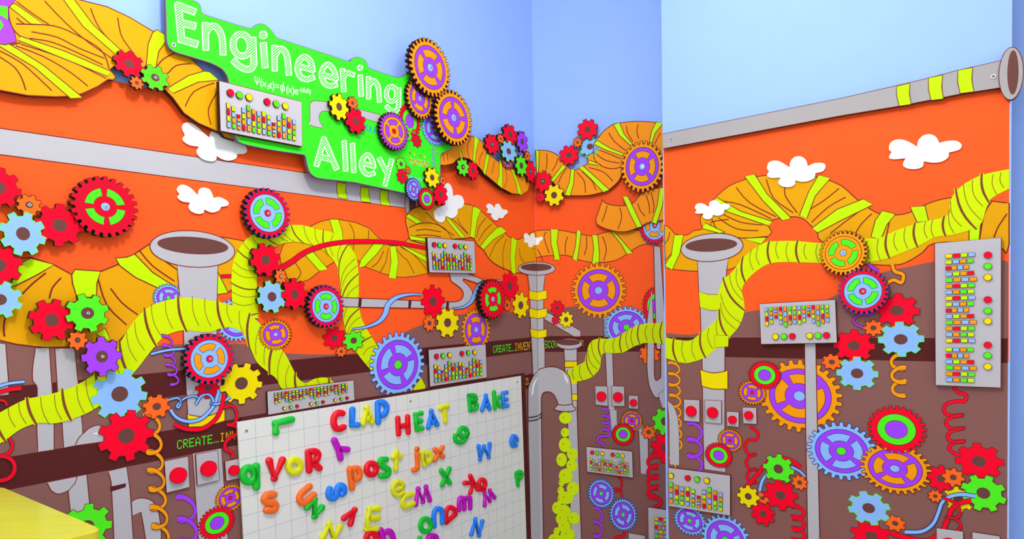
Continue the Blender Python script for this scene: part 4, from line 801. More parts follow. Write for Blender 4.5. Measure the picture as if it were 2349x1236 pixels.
# hatched letters
def contour_letter(strokes, hw, dots=(), th=2.3, pitch=4.8, hwid=1.7):
    segs = []
    for st in strokes:
        closed = math.hypot(st[0][0] - st[-1][0], st[0][1] - st[-1][1]) < .5
        for k, (a, b) in enumerate(zip(st[:-1], st[1:])):
            segs.append((a, b, hw, (k == 0 and not closed), (k == len(st) - 2 and not closed)))
    for (x, y, r) in dots: segs.append(((x, y), (x + .01, y), r, False, False))
    xs = [p[0] for s in segs for p in s[:2]]; ys = [p[1] for s in segs for p in s[:2]]
    g = 1.0; pad = max(s[2] for s in segs) + 3
    X = np.arange(min(xs) - pad, max(xs) + pad, g); Y = np.arange(min(ys) - pad, max(ys) + pad, g); GX, GY = np.meshgrid(X, Y)
    def sdf(px, py):
        d = np.full(np.shape(px), 1e9)
        for (a, b, r, f0, f1) in segs:
            bx, by = b[0] - a[0], b[1] - a[1]; L2 = bx * bx + by * by; L = math.sqrt(L2)
            tr_ = ((px - a[0]) * bx + (py - a[1]) * by) / L2
            lo = -r * 2 / L if f0 else 0.0; hi = 1 + r * 2 / L if f1 else 1.0
            t = np.clip(tr_, lo, hi)
            q = np.hypot(px - a[0] - bx * t, py - a[1] - by * t) - r
            if f0: q = np.maximum(q, -tr_ * L - r * .8)
            if f1: q = np.maximum(q, (tr_ - 1) * L - r * .8)
            d = np.minimum(d, q)
        return d
    S = sdf(GX, GY) + th / 2
    quads = []
    sg_ = S < 0; mixed = (sg_[:-1, :-1] != sg_[1:, :-1]) | (sg_[:-1, :-1] != sg_[:-1, 1:]) | (sg_[:-1, :-1] != sg_[1:, 1:])
    for j, i in zip(*np.nonzero(mixed)):
        c = [(X[i], Y[j], S[j, i]), (X[i + 1], Y[j], S[j, i + 1]), (X[i + 1], Y[j + 1], S[j + 1, i + 1]), (X[i], Y[j + 1], S[j + 1, i])]
        pts = []
        for k in range(4):
            a, b = c[k], c[(k + 1) % 4]
            if (a[2] < 0) != (b[2] < 0):
                t = a[2] / (a[2] - b[2]); pts.append((a[0] + (b[0] - a[0]) * t, a[1] + (b[1] - a[1]) * t))
        for k in range(0, len(pts) - 1, 2):
            (x0, y0), (x1, y1) = pts[k], pts[k + 1]; l = math.hypot(x1 - x0, y1 - y0)
            if l < 1e-4: continue
            ex, ey = (x1 - x0) / l * .5, (y1 - y0) / l * .5; nx, ny = -(y1 - y0) / l * th / 2, (x1 - x0) / l * th / 2
            quads.append([(x0 - ex + nx, y0 - ey + ny), (x1 + ex + nx, y1 + ey + ny), (x1 + ex - nx, y1 + ey - ny), (x0 - ex - nx, y0 - ey - ny)])
    ang = math.radians(-38); dx, dy = math.cos(ang), math.sin(ang); cx, cy = (X[0] + X[-1]) / 2, (Y[0] + Y[-1]) / 2; Lh = math.hypot(X[-1] - X[0], Y[-1] - Y[0]) / 2
    T = np.arange(-Lh, Lh, .5); off = -Lh
    while off < Lh:
        bx, by = cx - dy * off, cy + dx * off
        ins = sdf(bx + dx * T, by + dy * T) < -th * .6; st = None
        for k in range(len(T)):
            if ins[k] and st is None: st = T[k]
            if (not ins[k] or k == len(T) - 1) and st is not None:
                if T[k] - st > 1.0:
                    a = (bx + dx * st, by + dy * st); b = (bx + dx * T[k], by + dy * T[k]); nx, ny = -dy * hwid / 2, dx * hwid / 2
                    quads.append([(a[0] + nx, a[1] + ny), (b[0] + nx, b[1] + ny), (b[0] - nx, b[1] - ny), (a[0] - nx, a[1] - ny)])
                st = None
        off += pitch
    m = MB()
    for n_, q in enumerate(quads):
        p = [A.uv(a, SH) for a in q]; m.flat([(a - SO[0], b - SO[1]) for a, b in p], SH + STEP * (1 + .0005 * (n_ % 700)), 'letters')
    return m.build('letter', SIGN)
z2 = lambda p: zz(370, 0, 3.8625, p)
z3 = lambda p: zz(680, 60, 3.8625, p)
z6 = lambda p: zz(680, 280, 3.8625, p)
def arcp(cx, cy, rx, ry, a0, a1, n=14, rot=0.0):
    out = []
    for i in range(n + 1):
        a = math.radians(a0 + (a1 - a0) * i / n); x, y = rx * math.cos(a), ry * math.sin(a); c, s = math.cos(math.radians(rot)), math.sin(math.radians(rot))
        out.append((cx + x * c - y * s, cy + x * s + y * c))
    return out
S_ = lambda p: smooth(p, False, 4)
contour_letter([z2([(150, 50), (178, 350)]), z2([(150, 50), (280, 100)]), z2([(165, 200), (283, 228)]), z2([(178, 350), (302, 388)])], 8.8)
contour_letter([z2([(388, 220), (395, 425)]), z2(S_([(395, 290), (430, 240), (480, 235), (520, 285), (540, 350), (547, 468)]))], 7.9)
contour_letter([z2(arcp(712, 400, 76, 98, 0, 360, 24, -8)), z2([(812, 350), (820, 560)]), z2(S_([(820, 555), (800, 605), (750, 612), (690, 585), (648, 545)]))], 7.9)
contour_letter([z2([(905, 400), (918, 580)])], 8.2, [(370 + 902 / 3.8625, 309 / 3.8625, 10)])
contour_letter([z2([(1002, 420), (1004, 612)]), z2(S_([(1008, 490), (1045, 435), (1085, 445), (1115, 505), (1130, 648)]))], 7.3)
contour_letter([z2(S_([(1340, 618), (1322, 545), (1270, 503), (1222, 540), (1206, 610), (1235, 680), (1290, 702), (1340, 686)])), z2([(1212, 585), (1340, 618)])], 7.0)
contour_letter([z3(S_([(350, 465), (332, 392), (282, 340), (237, 372), (222, 440), (252, 508), (300, 530), (347, 520)])), z3([(226, 428), (350, 465)])], 6.6)
contour_letter([z3([(408, 392), (420, 565)]), z3(S_([(416, 455), (445, 415), (500, 428)]))], 6.3)
contour_letter([z3([(565, 448), (573, 605)])], 6.4, [(680 + 562 / 3.8625, 60 + 367 / 3.8625, 7.4)])
contour_letter([z3([(638, 462), (640, 632)]), z3(S_([(645, 525), (680, 482), (712, 512), (728, 560), (735, 660)]))], 6.0)
contour_letter([z3(arcp(842, 600, 46, 66, 0, 360, 22)), z3([(908, 560), (905, 710)]), z3(S_([(905, 708), (885, 748), (840, 748), (802, 715)]))], 5.8)
contour_letter([z6([(180, 375), (243, 150), (352, 405)]), z6([(215, 308), (312, 332)])], 6.8)
contour_letter([z6([(424, 180), (437, 420)])], 6.2)
contour_letter([z6([(497, 202), (508, 432)])], 6.2)
contour_letter([z6(S_([(685, 392), (668, 332), (632, 288), (592, 320), (574, 380), (600, 442), (640, 464), (682, 452)])), z6([(578, 362), (685, 392)])], 6.0)
contour_letter([z6([(738, 330), (798, 445)]), z6([(842, 342), (785, 552)])], 6.0)
# formula, drawn with the built-in type
def text_mesh(txt, p0, ux, vy, col, name):
    cu_ = bpy.data.curves.new('t', 'FONT'); cu_.body = txt; cu_.size = 1.0; cu_.resolution_u = 3
    ob = bpy.data.objects.new('t', cu_); COL.objects.link(ob); bpy.context.view_layer.update()
    me = ob.evaluated_get(bpy.context.evaluated_depsgraph_get()).to_mesh()
    m = MB(); vs_ = [v.co.copy() for v in me.vertices]
    pts = []
    for v in vs_:
        q = A.uv((p0[0] + ux[0] * v.x + vy[0] * v.y, p0[1] + ux[1] * v.x + vy[1] * v.y), SH); pts.append((q[0] - SO[0], q[1] - SO[1], SH + STEP * 2))
    m.v = pts; sl = m.slot(col)
    for p in me.polygons: m.f.append(tuple(p.vertices)); m.m.append(sl)
    bpy.data.objects.remove(ob); bpy.data.curves.remove(cu_)
    return m.build(name, SIGN)
sl_ = .255
BASE = lambda x: 193.5 + (x - 583) * .24
def txt(s, x, size=21, hgt=25, dy=0.0): return text_mesh(s, (x, BASE(x) + dy), (size, size * .24), (0.8, -hgt), 'letters', 'formula')
txt('\u03a8', 582, 17, 26); txt('(', 595.5); txt('x', 601); txt('3', 612, 13, 15, 3); txt('t', 618); txt(')', 624); txt('=', 630.5, 17)
sign_strokes([[(648 + 4.4 * math.cos(a * .5236), BASE(648) - 7 + 6.5 * math.sin(a * .5236) + 1.0 * math.cos(a * .5236)) for a in range(13)], [(650.5, BASE(648) - 20), (646, BASE(648) + 6)]], 1.9, 'letters', 2, 'formula')
txt('(', 655); txt('x', 660); txt(')', 669.5); txt('e', 674.5)
for ch, x in zip('-(iEt/h)', (684.5, 688.5, 692, 694.5, 699.5, 702.5, 705.5, 710)): txt(ch, x, 10, 15, -9)
sign_strokes([[(704.5, BASE(705) - 19), (708.5, BASE(709) - 19.6)]], 1.2, 'letters', 2, 'formula')
console(A, [(502.6, 185), (692, 233), (693.6, 336), (506, 300)], (SH, .062), 'grey control panel with coloured bars mounted on the sign', group=None)
# gears on the sign
gear(A, 778, 245, 22, 31, 'yellow', 'yellow cog on the sign pipe', h=(SH + .006, SH + .018)); gear(A, 809, 236, 12, 15, 'cog', 'small orange cog on the sign pipe', h=(SH + .006, SH + .014)); gear(A, 816, 277.5, 23, 29, 'red', 'red cog on the sign pipe', h=(SH + .006, SH + .018))
def sgear(cx, cy, rx, ry, kind): gear(A, cx, cy, rx, ry, kind, None, parent=SIGN, org=(SO[0], SO[1], 0), ph0=SH + STEP * (3 + 4 * sgear.k), name='gear_drawing'); sgear.k += 1
sgear.k = 0
sgear(998, 297, 31, 38, 'T3'); sgear(940, 278, 25, 41, 'T6')
sgear(936, 311, 9, 13, 'green'); sgear(950, 303, 5, 6.5, 'cog'); sgear(956, 323, 11, 15, 'red'); sgear(920, 376, 12, 17, 'green'); sgear(922.6, 404, 13, 17, 'red'); sgear(936, 390, 6.5, 8.5, 'cog')
f_ = quadmap([(938, 350), (986, 362), (986, 388), (940, 380)]); m_ = MB()
def sq_(s, t): q = A.uv(f_(s, t), SH); return (q[0] - SO[0], q[1] - SO[1])
for k in range(14):
    for i, ch in enumerate(BARS[k]):
        s0 = .03 + k * .068; t0 = BTOP[k] - .1 + i * (1.02 - BTOP[k]) / 4; t1 = t0 + (1.0 - BTOP[k]) / 4.6
        m_.flat([sq_(s0, t0), sq_(s0 + .045, t0), sq_(s0 + .045, t1), sq_(s0, t1)], SH + STEP * 1.5, BC[ch])
for s0, cl_ in ((.05, 'red'), (.16, 'green'), (.27, 'yellow'), (.55, 'red'), (.66, 'green'), (.77, 'yellow')):
    m_.flat([sq_(s0 + .04 * math.cos(a * .7854), .02 + .09 * math.sin(a * .7854)) for a in range(8)], SH + STEP * 1.5, cl_)
m_.build('panel_drawing', SIGN)
gear(A, 904, 301, 31, 43, 'T8', 'purple rimmed orange wheel on the sign', h=(SH + .008, SH + .024), n=28)
gear(A, 963.5, 226, 30.5, 46, 'T2', 'medium orange and purple wheel at the sign end, leftmost of three', h=(SH + .006, SH + .021), n=26, sc_=True)
gear(A, 987, 155, 44, 65, 'T2', 'topmost big orange and purple wheel at the sign end', h=(SH + .024, SH + .046), n=30, sc_=True, base=SH)
gear(A, 1041, 270, 42, 62, 'T2', 'lower big orange and purple wheel at the sign end', h=(SH + .024, SH + .046), n=30, sc_=True, base=SH)
gear(A, 991.5, 407, 16, 24, 'yellow', 'yellow cog at the lower sign tip', h=(SH + .004, SH + .014)); gear(A, 1016, 414, 8, 11.5, 'cog', 'tiny orange cog at the lower sign tip', h=(SH - .01, SH)); gear(A, 949, 434, 17.5, 26, 'T3', 'blue and purple wheel at the lower sign tip', h=(SH + .004, SH + .012), n=26); gear(A, 1010.6, 446, 16.5, 26, 'red', 'red cog at the lower sign tip', h=(SH - .01, SH + .004)); gear(A, 979, 456, 18, 25.5, 'T6', 'red and green wheel at the lower sign tip', h=(SH + .006, SH + .016), n=26)
# control panels on wall_left
console(A, [(980, 544), (1088, 553), (1091, 627), (985, 625)], (.006, .016), 'grey control panel at the end of the red cable')
console(A, [(983, 802), (1114, 789), (1116.5, 866), (986.4, 887)], (.006, .014), 'grey control panel right of the large blue wheel')
console(A, [(613, 897.6), (810.7, 871.5), (813, 918), (615.5, 951.6)], (.004, .012), 'wide grey control panel resting on the board top edge', style='down', ncol=21, discs=[(.18, 'yellow'), (.255, 'green'), (.33, 'red'), (.49, 'yellow'), (.56, 'green'), (.63, 'red'), (.77, 'yellow'), (.84, 'green'), (.91, 'red')])
plate(A, [(377, 1057.6), (431.7, 1046.6), (435, 1117), (382, 1130)], (407, 1089.5), 18, 'grey plate with red button right of the orange spring')
plate(A, [(449, 1042), (499.4, 1032.6), (503, 1101), (453, 1113)], (476.4, 1074), 17.5, 'grey plate with red button on the wide grey pipe')
plate(A, [(516, 1058), (551, 1051), (553, 1096), (519, 1103)], (534.4, 1078), 11.5, 'small grey plate with red button touching the white board')
# ------------------------------------------------------------------ raised cut-outs on wall_back
duct(B, smooth([(1228, 344), (1255, 345.6), (1273, 352), (1286, 362), (1296, 376), (1308, 387.5), (1321, 389.6), (1328, 385), (1346, 377), (1349, 367), (1347, 357), (1360, 349), (1361, 332), (1370, 319), (1387, 299), (1407, 285), (1429, 281), (1462, 278.5), (1506, 281), (1545, 290)], False, 3) + [(1545, 400), (1440, 410)] + smooth([(1427, 398.5), (1418, 416), (1398, 434), (1383, 440), (1356, 447), (1330, 448.6), (1308, 448), (1293, 446), (1275, 425), (1260, 412), (1232, 403)], False, 3),
    [[(1229, 344.5), (1237, 345.6), (1236, 375), (1235, 403), (1231, 402)], [(1293, 374), (1302.5, 379), (1285, 398), (1269.5, 418), (1264, 412), (1280, 392)], [(1310, 388), (1318, 389), (1316, 420), (1308, 449), (1295, 447), (1306, 418)], [(1327, 384), (1337, 380), (1365, 405), (1398, 435), (1384, 441), (1355, 410)], [(1349, 375), (1353, 368), (1378, 377), (1370, 379)], [(1362, 331), (1370, 322), (1400, 340), (1428, 351), (1428, 358), (1390, 344)], [(1407, 286), (1421, 281), (1432, 308), (1454, 333.5), (1448, 335), (1422, 312)], [(1506, 279), (1521, 283), (1503, 305), (1495, 331), (1489, 329), (1495, 300)]],
    [[(1361, 348), (1365, 368), (1385, 383), (1407, 387), (1425, 383)], [(1254, 352), (1255, 370), (1253, 389)], [(1280, 362), (1275, 378), (1266, 392)], [(1323, 395), (1340, 415), (1343, 442)], [(1335, 393), (1358, 415), (1367, 436)], [(1350, 384), (1385, 395), (1406, 416)], [(1367, 341), (1395, 352), (1424, 364)], [(1366, 352), (1390, 368), (1422, 374)], [(1396, 304), (1410, 325), (1435, 345)], [(1437, 289), (1440, 305), (1452, 325)], [(1464, 285), (1461, 300), (1465, 318)], [(1515, 305), (1508, 318), (1502, 330)], [(1300, 385), (1290, 400), (1280, 420)]], fill='duct2', h=(.012, .026), label='amber ribbed duct cut-out curling up on the back wall', lw=1.8)
gear(B, 1502, 517, 36, 44, 'T5', 'red rimmed blue and orange wheel half hidden by the back wall duct', h=(.004, .012), n=26, sc_=True)
duct(B, smooth([(1382, 458), (1387, 464.5), (1405, 471), (1431, 472), (1451, 467), (1471, 445), (1491, 435), (1513, 431), (1545, 431)], False, 3) + [(1545, 500)] + smooth([(1521, 505), (1491, 509), (1473, 517), (1453, 526), (1435, 531), (1411, 530), (1383.5, 522), (1369, 513), (1367, 503)], False, 3),
    [[(1428, 451), (1440, 450), (1455, 480), (1473, 519), (1461, 522), (1445, 490)], [(1513, 431), (1523, 431), (1520, 470), (1506, 514), (1495, 509), (1508, 470)]], [[(1393, 471), (1388, 490), (1381, 509)], [(1422, 476), (1426, 500), (1417, 526)], [(1463, 466), (1470, 485), (1480, 495)], [(1482, 447), (1489, 470), (1490, 490)], [(1494, 442), (1500, 470), (1498, 488)]], fill='duct2', h=(.014, .024), label='short amber duct cut-out beside the right panel edge', lw=1.8)
for (x, y, rx, ry, k, lb, s, dh) in ((1348, 297, 23, 24.5, 'red', 'topmost red cog on the back wall', 0, 0), (1325, 326.5, 10.5, 12.5, 'cog', 'small orange cog between two red cogs on the back wall', 0, .002), (1353, 336, 22, 24, 'blue', 'pale blue cog on the back wall', 0, -.01), (1305, 356, 22, 23.5, 'red', 'red cog lower left of the orange cog on the back wall', 0, 0), (1245, 416, 21, 25, 'red', 'red screwed cog right of the corner', 1, .004), (1239, 452, 11, 13, 'red', 'tiny red cog beside the yellow cog', 0, .0), (1271, 447.5, 23, 26, 'yellow', 'yellow cog below the corner red cog', 0, .006)):
    gear(B, x, y, rx, ry, k, lb, h=(.024 + dh, .036 + dh), sc_=bool(s))
gear(B, 1473, 382, 50, 59, 'T2', 'large orange and purple wheel on the back wall duct', h=(.028, .046), n=26, sc_=True)
console(B, [(1345, 1024), (1450.3, 1035), (1452, 1095.7), (1347, 1082)], (.006, .014), 'grey control panel below the small wheels on the back wall')
console(B, [(1486, 1163), (1575, 1176), (1580, 1400), (1490, 1400)], (.006, .014), 'tall grey control panel cut by the right panel edge', style='side', ncol=14)
plate(B, [(1365, 885), (1393.5, 886), (1394.7, 931), (1366, 928)], (1380, 908.6), 11, 'left grey button plate on the back wall')
plate(B, [(1403, 885), (1432.4, 886.5), (1433, 931.5), (1404, 931)], (1418, 910), 11, 'middle grey button plate on the back wall')
plate(B, [(1442, 907), (1464, 907.5), (1464, 938), (1442.4, 936.6)], (1453.4, 923), 8, 'smallest grey button plate on the back wall')
plate(B, [(1441.5, 1222), (1480, 1228.6), (1481, 1300), (1443, 1295)], (1461, 1258), 11, 'grey button plate at the bottom of the back wall')
# ------------------------------------------------------------------ raised cut-outs on wall_right
pu = [(1519.5, 307.2), (1930, 225.2), (2058, 196), (2130, 179), (2198, 161), (2296, 139)]; pl_ = [(2294, 201), (2200, 216), (2130, 230), (2063, 243), (1930, 265), (1520.5, 341)]
PIPE, PO = raised(C, 'pipe_cutout', pu + pl_, 'warmgrey', (.010, .022), 'long tapered grey pipe cut-out along the top of the right panel', 'pipe', lw=1.4, bodyname='pipe')
def onpipe(name, px, fill, h0, h1, lw=1.6):
    q = [C.uv(p, h1) for p in px]; q = [(a - PO[0], b - PO[1]) for a, b in q]; m = MB(); m.prism(q, h0, h1, fill, 'edge'); m.ribbon(q, lw * C.scale(px[0]), h1 + STEP, 'outline', True); return m.build(name, PIPE)
for s in ([(2057, 198), (2087, 191), (2086, 215), (2090, 239), (2063, 243), (2057, 220)], [(2130, 179), (2162, 172), (2160, 200), (2164, 226.6), (2136, 230), (2130, 205)], [(2198, 161), (2231, 155), (2229, 182), (2234, 210), (2202.5, 214), (2197, 188)]):
    onpipe('strap', s, 'lime', .012, .0235)
onpipe('flared_mouth', ell(2319.5, 168.5, 28, 60.5, 40, math.radians(3)), 'warmgrey', .012, .026); onpipe('bore', ell(2323.6, 166, 12, 50, 32, math.radians(1)), 'hole', .0255, .0265, 1)
for p in ((1540, 320), (2279, 175.5)):
    q = C.uv(p, .022); screw(PIPE, q[0] - PO[0], q[1] - PO[1], .0222, .0065)
C1 = (1500, 120, 3.593); C2 = (1920, 80, 3.593); C3 = (1500, 380, 3.593)
cloud(C, zz(*C2, [(428, 940), (440, 890), (490, 862), (550, 865), (610, 890), (660, 922), (670, 870), (710, 830), (765, 818), (815, 840), (843, 890), (900, 875), (980, 872), (1025, 900), (1020, 935), (980, 955), (922, 968), (915, 1010), (860, 1045), (790, 1052), (715, 1042), (705, 1085), (650, 1105), (580, 1100), (543, 1070), (565, 1015), (470, 1025), (428, 1010), (450, 965)]), 'largest white cloud near the right end of the panel')
cloud(C, zz(*C1, [(932, 955), (945, 910), (985, 892), (1040, 900), (1118, 948), (1125, 900), (1160, 862), (1210, 857), (1250, 885), (1268, 938), (1330, 912), (1400, 915), (1413, 945), (1390, 980), (1330, 995), (1320, 1035), (1270, 1060), (1220, 1066), (1165, 1055), (1160, 1090), (1120, 1110), (1060, 1105), (1025, 1075), (1045, 1030), (970, 1035), (932, 1015), (950, 980)]), 'white cloud on top of the huge duct')
cloud(C, zz(*C3, [(337, 345), (355, 315), (400, 310), (452, 340), (460, 300), (500, 283), (535, 300), (545, 320), (600, 312), (628, 330), (610, 355), (580, 362), (570, 395), (530, 412), (487, 405), (470, 435), (430, 440), (402, 420), (410, 393), (360, 395), (340, 385), (352, 365)]), 'small white cloud above the grey horn of the right panel')
gear(C, 1934, 580, 55, 51, 'T9', 'amber wheel with green openings on the hose', h=(.012, .028), n=30, sc_=True)
gear(C, 1979, 668, 58, 52.5, 'T1', 'red rimmed blue and green wheel on the right panel', h=(.014, .032), n=28, sc_=True)
console(C, [(1742, 696.5), (1916, 687), (1920, 786), (1746, 789.5)], (.006, .016), 'grey control panel with hanging bars on the post', style='down')
console(C, [(2144, 558), (2297, 545), (2296, 889), (2146, 883)], (.006, .016), 'tall grey control panel at the right end', style='side', ncol=21)
def clipped_console():
    q = [(1533, 1072), (1675, 1090), (1675, 1183), (1534, 1160.6)]
    r, o = raised(C, 'control_panel', q, 'plate', (.004, .012), 'grey control panel at the lower left of the right panel', 'control panel', lw=1.5, bodyname='panel_board')
    f = quadmap([(1470, 1064), (1675, 1090), (1675, 1183), (1470, 1150.5)])
    def P(s, t): a, b = C.uv(f(s, t), .012); return (a - o[0], b - o[1])
    for k in range(4, 14):
        s0 = .075 + .0614 * k + .005; m = MB(); cols = BARS[k]; tp = BTOP[k]; hh = (.925 - tp) / 4
        if s0 < .315: continue
        for i, ch in enumerate(cols):
            t0 = tp + hh * i + .006; t1 = tp + hh * (i + 1) - .018; p = [P(s0, t0), P(s0 + .038, t0), P(s0 + .038, t1), P(s0, t1)]
            m.prism(p, .012, .0165, BC[ch], 'edge'); m.ribbon(p, .9 * C.scale(q[0]), .0165 + STEP, 'outline', True)
        m.build('indicator_column', r)
    for s0, col in ((.345, 'yellow'), (.53, 'red'), (.635, 'green'), (.745, 'yellow')):
        c0 = P(s0, .2); p = [(c0[0] + x, c0[1] + y) for x, y in ell(0, 0, .0105, .0098, 20)]; m = MB(); m.prism(p, .012, .018, col, 'edge'); m.ribbon(p, .9 * C.scale(q[0]), .018 + STEP, 'outline', True); m.build('indicator_disc', r)
clipped_console()
plate(C, [(1568.7, 915.7), (1605, 917.6), (1605, 967.7), (1568.7, 965)], (1587, 942.6), 12, 'leftmost grey button plate on the right panel')
plate(C, [(1616, 917), (1655, 919), (1655, 972), (1617.5, 968.5)], (1636, 945.7), 12.3, 'grey button plate on the horn pipe of the right panel')
plate(C, [(1667, 943.5), (1695, 945), (1695, 979.7), (1667.5, 977)], (1681.5, 962), 9, 'small grey button plate right of the horn pipe')
plate(C, [(1703, 934), (1735, 935), (1736, 972.7), (1705, 971)], (1719, 952), 9.5, 'grey button plate above the dangling red spring')
plate(C, [(2148, 1210.7), (2209.5, 1219), (2210, 1300), (2149, 1292)], (2178, 1248), 15, 'left grey button plate at the bottom of the right panel')
plate(C, [(2230, 1220), (2294, 1230), (2294, 1310), (2231, 1302)], (2262, 1262), 15, 'right grey button plate at the bottom of the right panel')
# ------------------------------------------------------------------ letter board
bq = [(545, 968), (1195, 862), (1217, 1500), (573, 1500)]
bh = .016
fr_, fo = raised(A, 'board_backing', [(553, 958), (1204, 856), (1227, 1500), (575, 1500)], 'band', (.0, .010), 'dark brown backing frame behind the white letter board', 'frame', line=None, edge='band', bodyname='backing')
BRD, BO = raised(A, 'letter_board', bq, 'board', (.010, bh), 'white magnetic board with a thin grid and coloured letters', 'board', line=None, edge='board', bodyname='board_sheet')
tl = Vector((*A.uv(bq[0], bh), 0)); tr = Vector((*A.uv(bq[1], bh), 0)); e1 = (tr - tl); WB = e1.length; e1.normalize(); e2 = Vector((e1.y, -e1.x, 0))
s0_ = (Vector((*A.uv((585, 964), bh), 0)) - tl).dot(e1); ds_ = (Vector((*A.uv((623.6, 956), bh), 0)) - tl).dot(e1) - s0_
t0_ = (Vector((*A.uv((546.6, 1011.7), bh), 0)) - tl).dot(e2); dt_ = (Vector((*A.uv((548.8, 1055.2), bh), 0)) - tl).dot(e2) - t0_
HB = t0_ + dt_ * 11.5; k = 0
while s0_ + k * ds_ < WB - .01:
    a = tl + e1 * (s0_ + k * ds_) + e2 * .002; b = a + e2 * HB; m_ = MB(); m_.ribbon([(a.x - BO[0], a.y - BO[1]), (b.x - BO[0], b.y - BO[1])], .0011, bh + STEP, 'grid'); m_.build('grid_line', BRD); k += 1
for k in range(12):
    a = tl + e2 * (t0_ + k * dt_) + e1 * .002; b = a + e1 * (WB - .004); m_ = MB(); m_.ribbon([(a.x - BO[0], a.y - BO[1]), (b.x - BO[0], b.y - BO[1])], .0011, bh + STEP, 'grid'); m_.build('grid_line', BRD)
for p in ((565, 988), (941, 920), (1186, 876)):
    q = A.uv(p, bh); screw(BRD, q[0] - BO[0], q[1] - BO[1], bh, .005)
# ------------------------------------------------------------------ magnetic letters
PROF = [(-1, 0), (-1, .62), (-.92, .88), (-.74, 1), (.74, 1), (.92, .88), (1, .62), (1, 0)]
DOME = [(1, 0), (1, .62), (.92, .88), (.74, 1)]
def magnet(name, strokes, col, label, hw=.0105, hz=.011, z0=bh, curve=True):
    ps = []
    for st in strokes:
        closed = st[0] == st[-1]
        ps.append(([A.uv(p, z0 + hz) for p in st], closed))
    allp = [p for s, _ in ps for p in s]; c = cen(allp)
    o = MB(); o.smooth = True; sl = o.slot(col)
    for pts, closed in ps:
        pts = clean([(a - c[0], b - c[1]) for a, b in pts]); n = len(pts)
        base = len(o.v)
        for k in range(n):
            a = pts[k - 1] if (k or closed) else pts[k]; b = pts[(k + 1) % n] if (k < n - 1 or closed) else pts[k]
            dx, dy = b[0] - a[0], b[1] - a[1]; l = math.hypot(dx, dy) or 1e-9; nx, ny = -dy / l, dx / l
            for (w, z) in PROF: o.v.append((pts[k][0] + nx * w * hw, pts[k][1] + ny * w * hw, z * hz))
        P = len(PROF)
        for k in range(n if closed else n - 1):
            j = (k + 1) % n
            for q in range(P - 1):
                o.f.append((base + k * P + q + 1, base + k * P + q, base + j * P + q, base + j * P + q + 1)[::-1]); o.m.append(sl)
        for k in range(n):
            corner = (k in (0, n - 1)) and not closed
            if not corner:
                a = pts[k - 1]; b = pts[(k + 1) % n]
                v1 = (pts[k][0] - a[0], pts[k][1] - a[1]); v2 = (b[0] - pts[k][0], b[1] - pts[k][1])
                an = abs(math.atan2(v1[0] * v2[1] - v1[1] * v2[0], v1[0] * v2[0] + v1[1] * v2[1])); corner = an > .5
            if corner:
                i0 = len(o.v); N = 14
                for (w, z) in DOME:
                    for q in range(N):
                        t = 2 * math.pi * q / N; o.v.append((pts[k][0] + math.cos(t) * w * hw * .995, pts[k][1] + math.sin(t) * w * hw * .995, z * hz * .998))
                for q in range(len(DOME) - 1):
                    for r in range(N): o.f.append((i0 + q * N + r, i0 + q * N + (r + 1) % N, i0 + (q + 1) * N + (r + 1) % N, i0 + (q + 1) * N + r)); o.m.append(sl)
                o.f.append(tuple(i0 + (len(DOME) - 1) * N + r for r in range(N))); o.m.append(sl)
    ob = o.build('magnetic_letter', None, label=label, category='letter', group=None)
    ob.matrix_world = A.M @ Matrix.Translation((c[0], c[1], z0))
    return ob
L1 = lambda p: zz(540, 840, 4.544, p)
L2 = lambda p: zz(860, 840, 4.29, p)
L3 = lambda p: zz(540, 1040, 6.306, p)
L4 = lambda p: zz(860, 1040, 6.306, p)
ring = lambda cx, cy, rx, ry: (lambda q: q[:-1] + [q[0]])(arcp(cx, cy, rx, ry, 0, 360, 20))
G_, R_, B_, Y_, O_, P_ = 'mgreen', 'mred', 'mblue', 'myellow', 'morange', 'mmag'
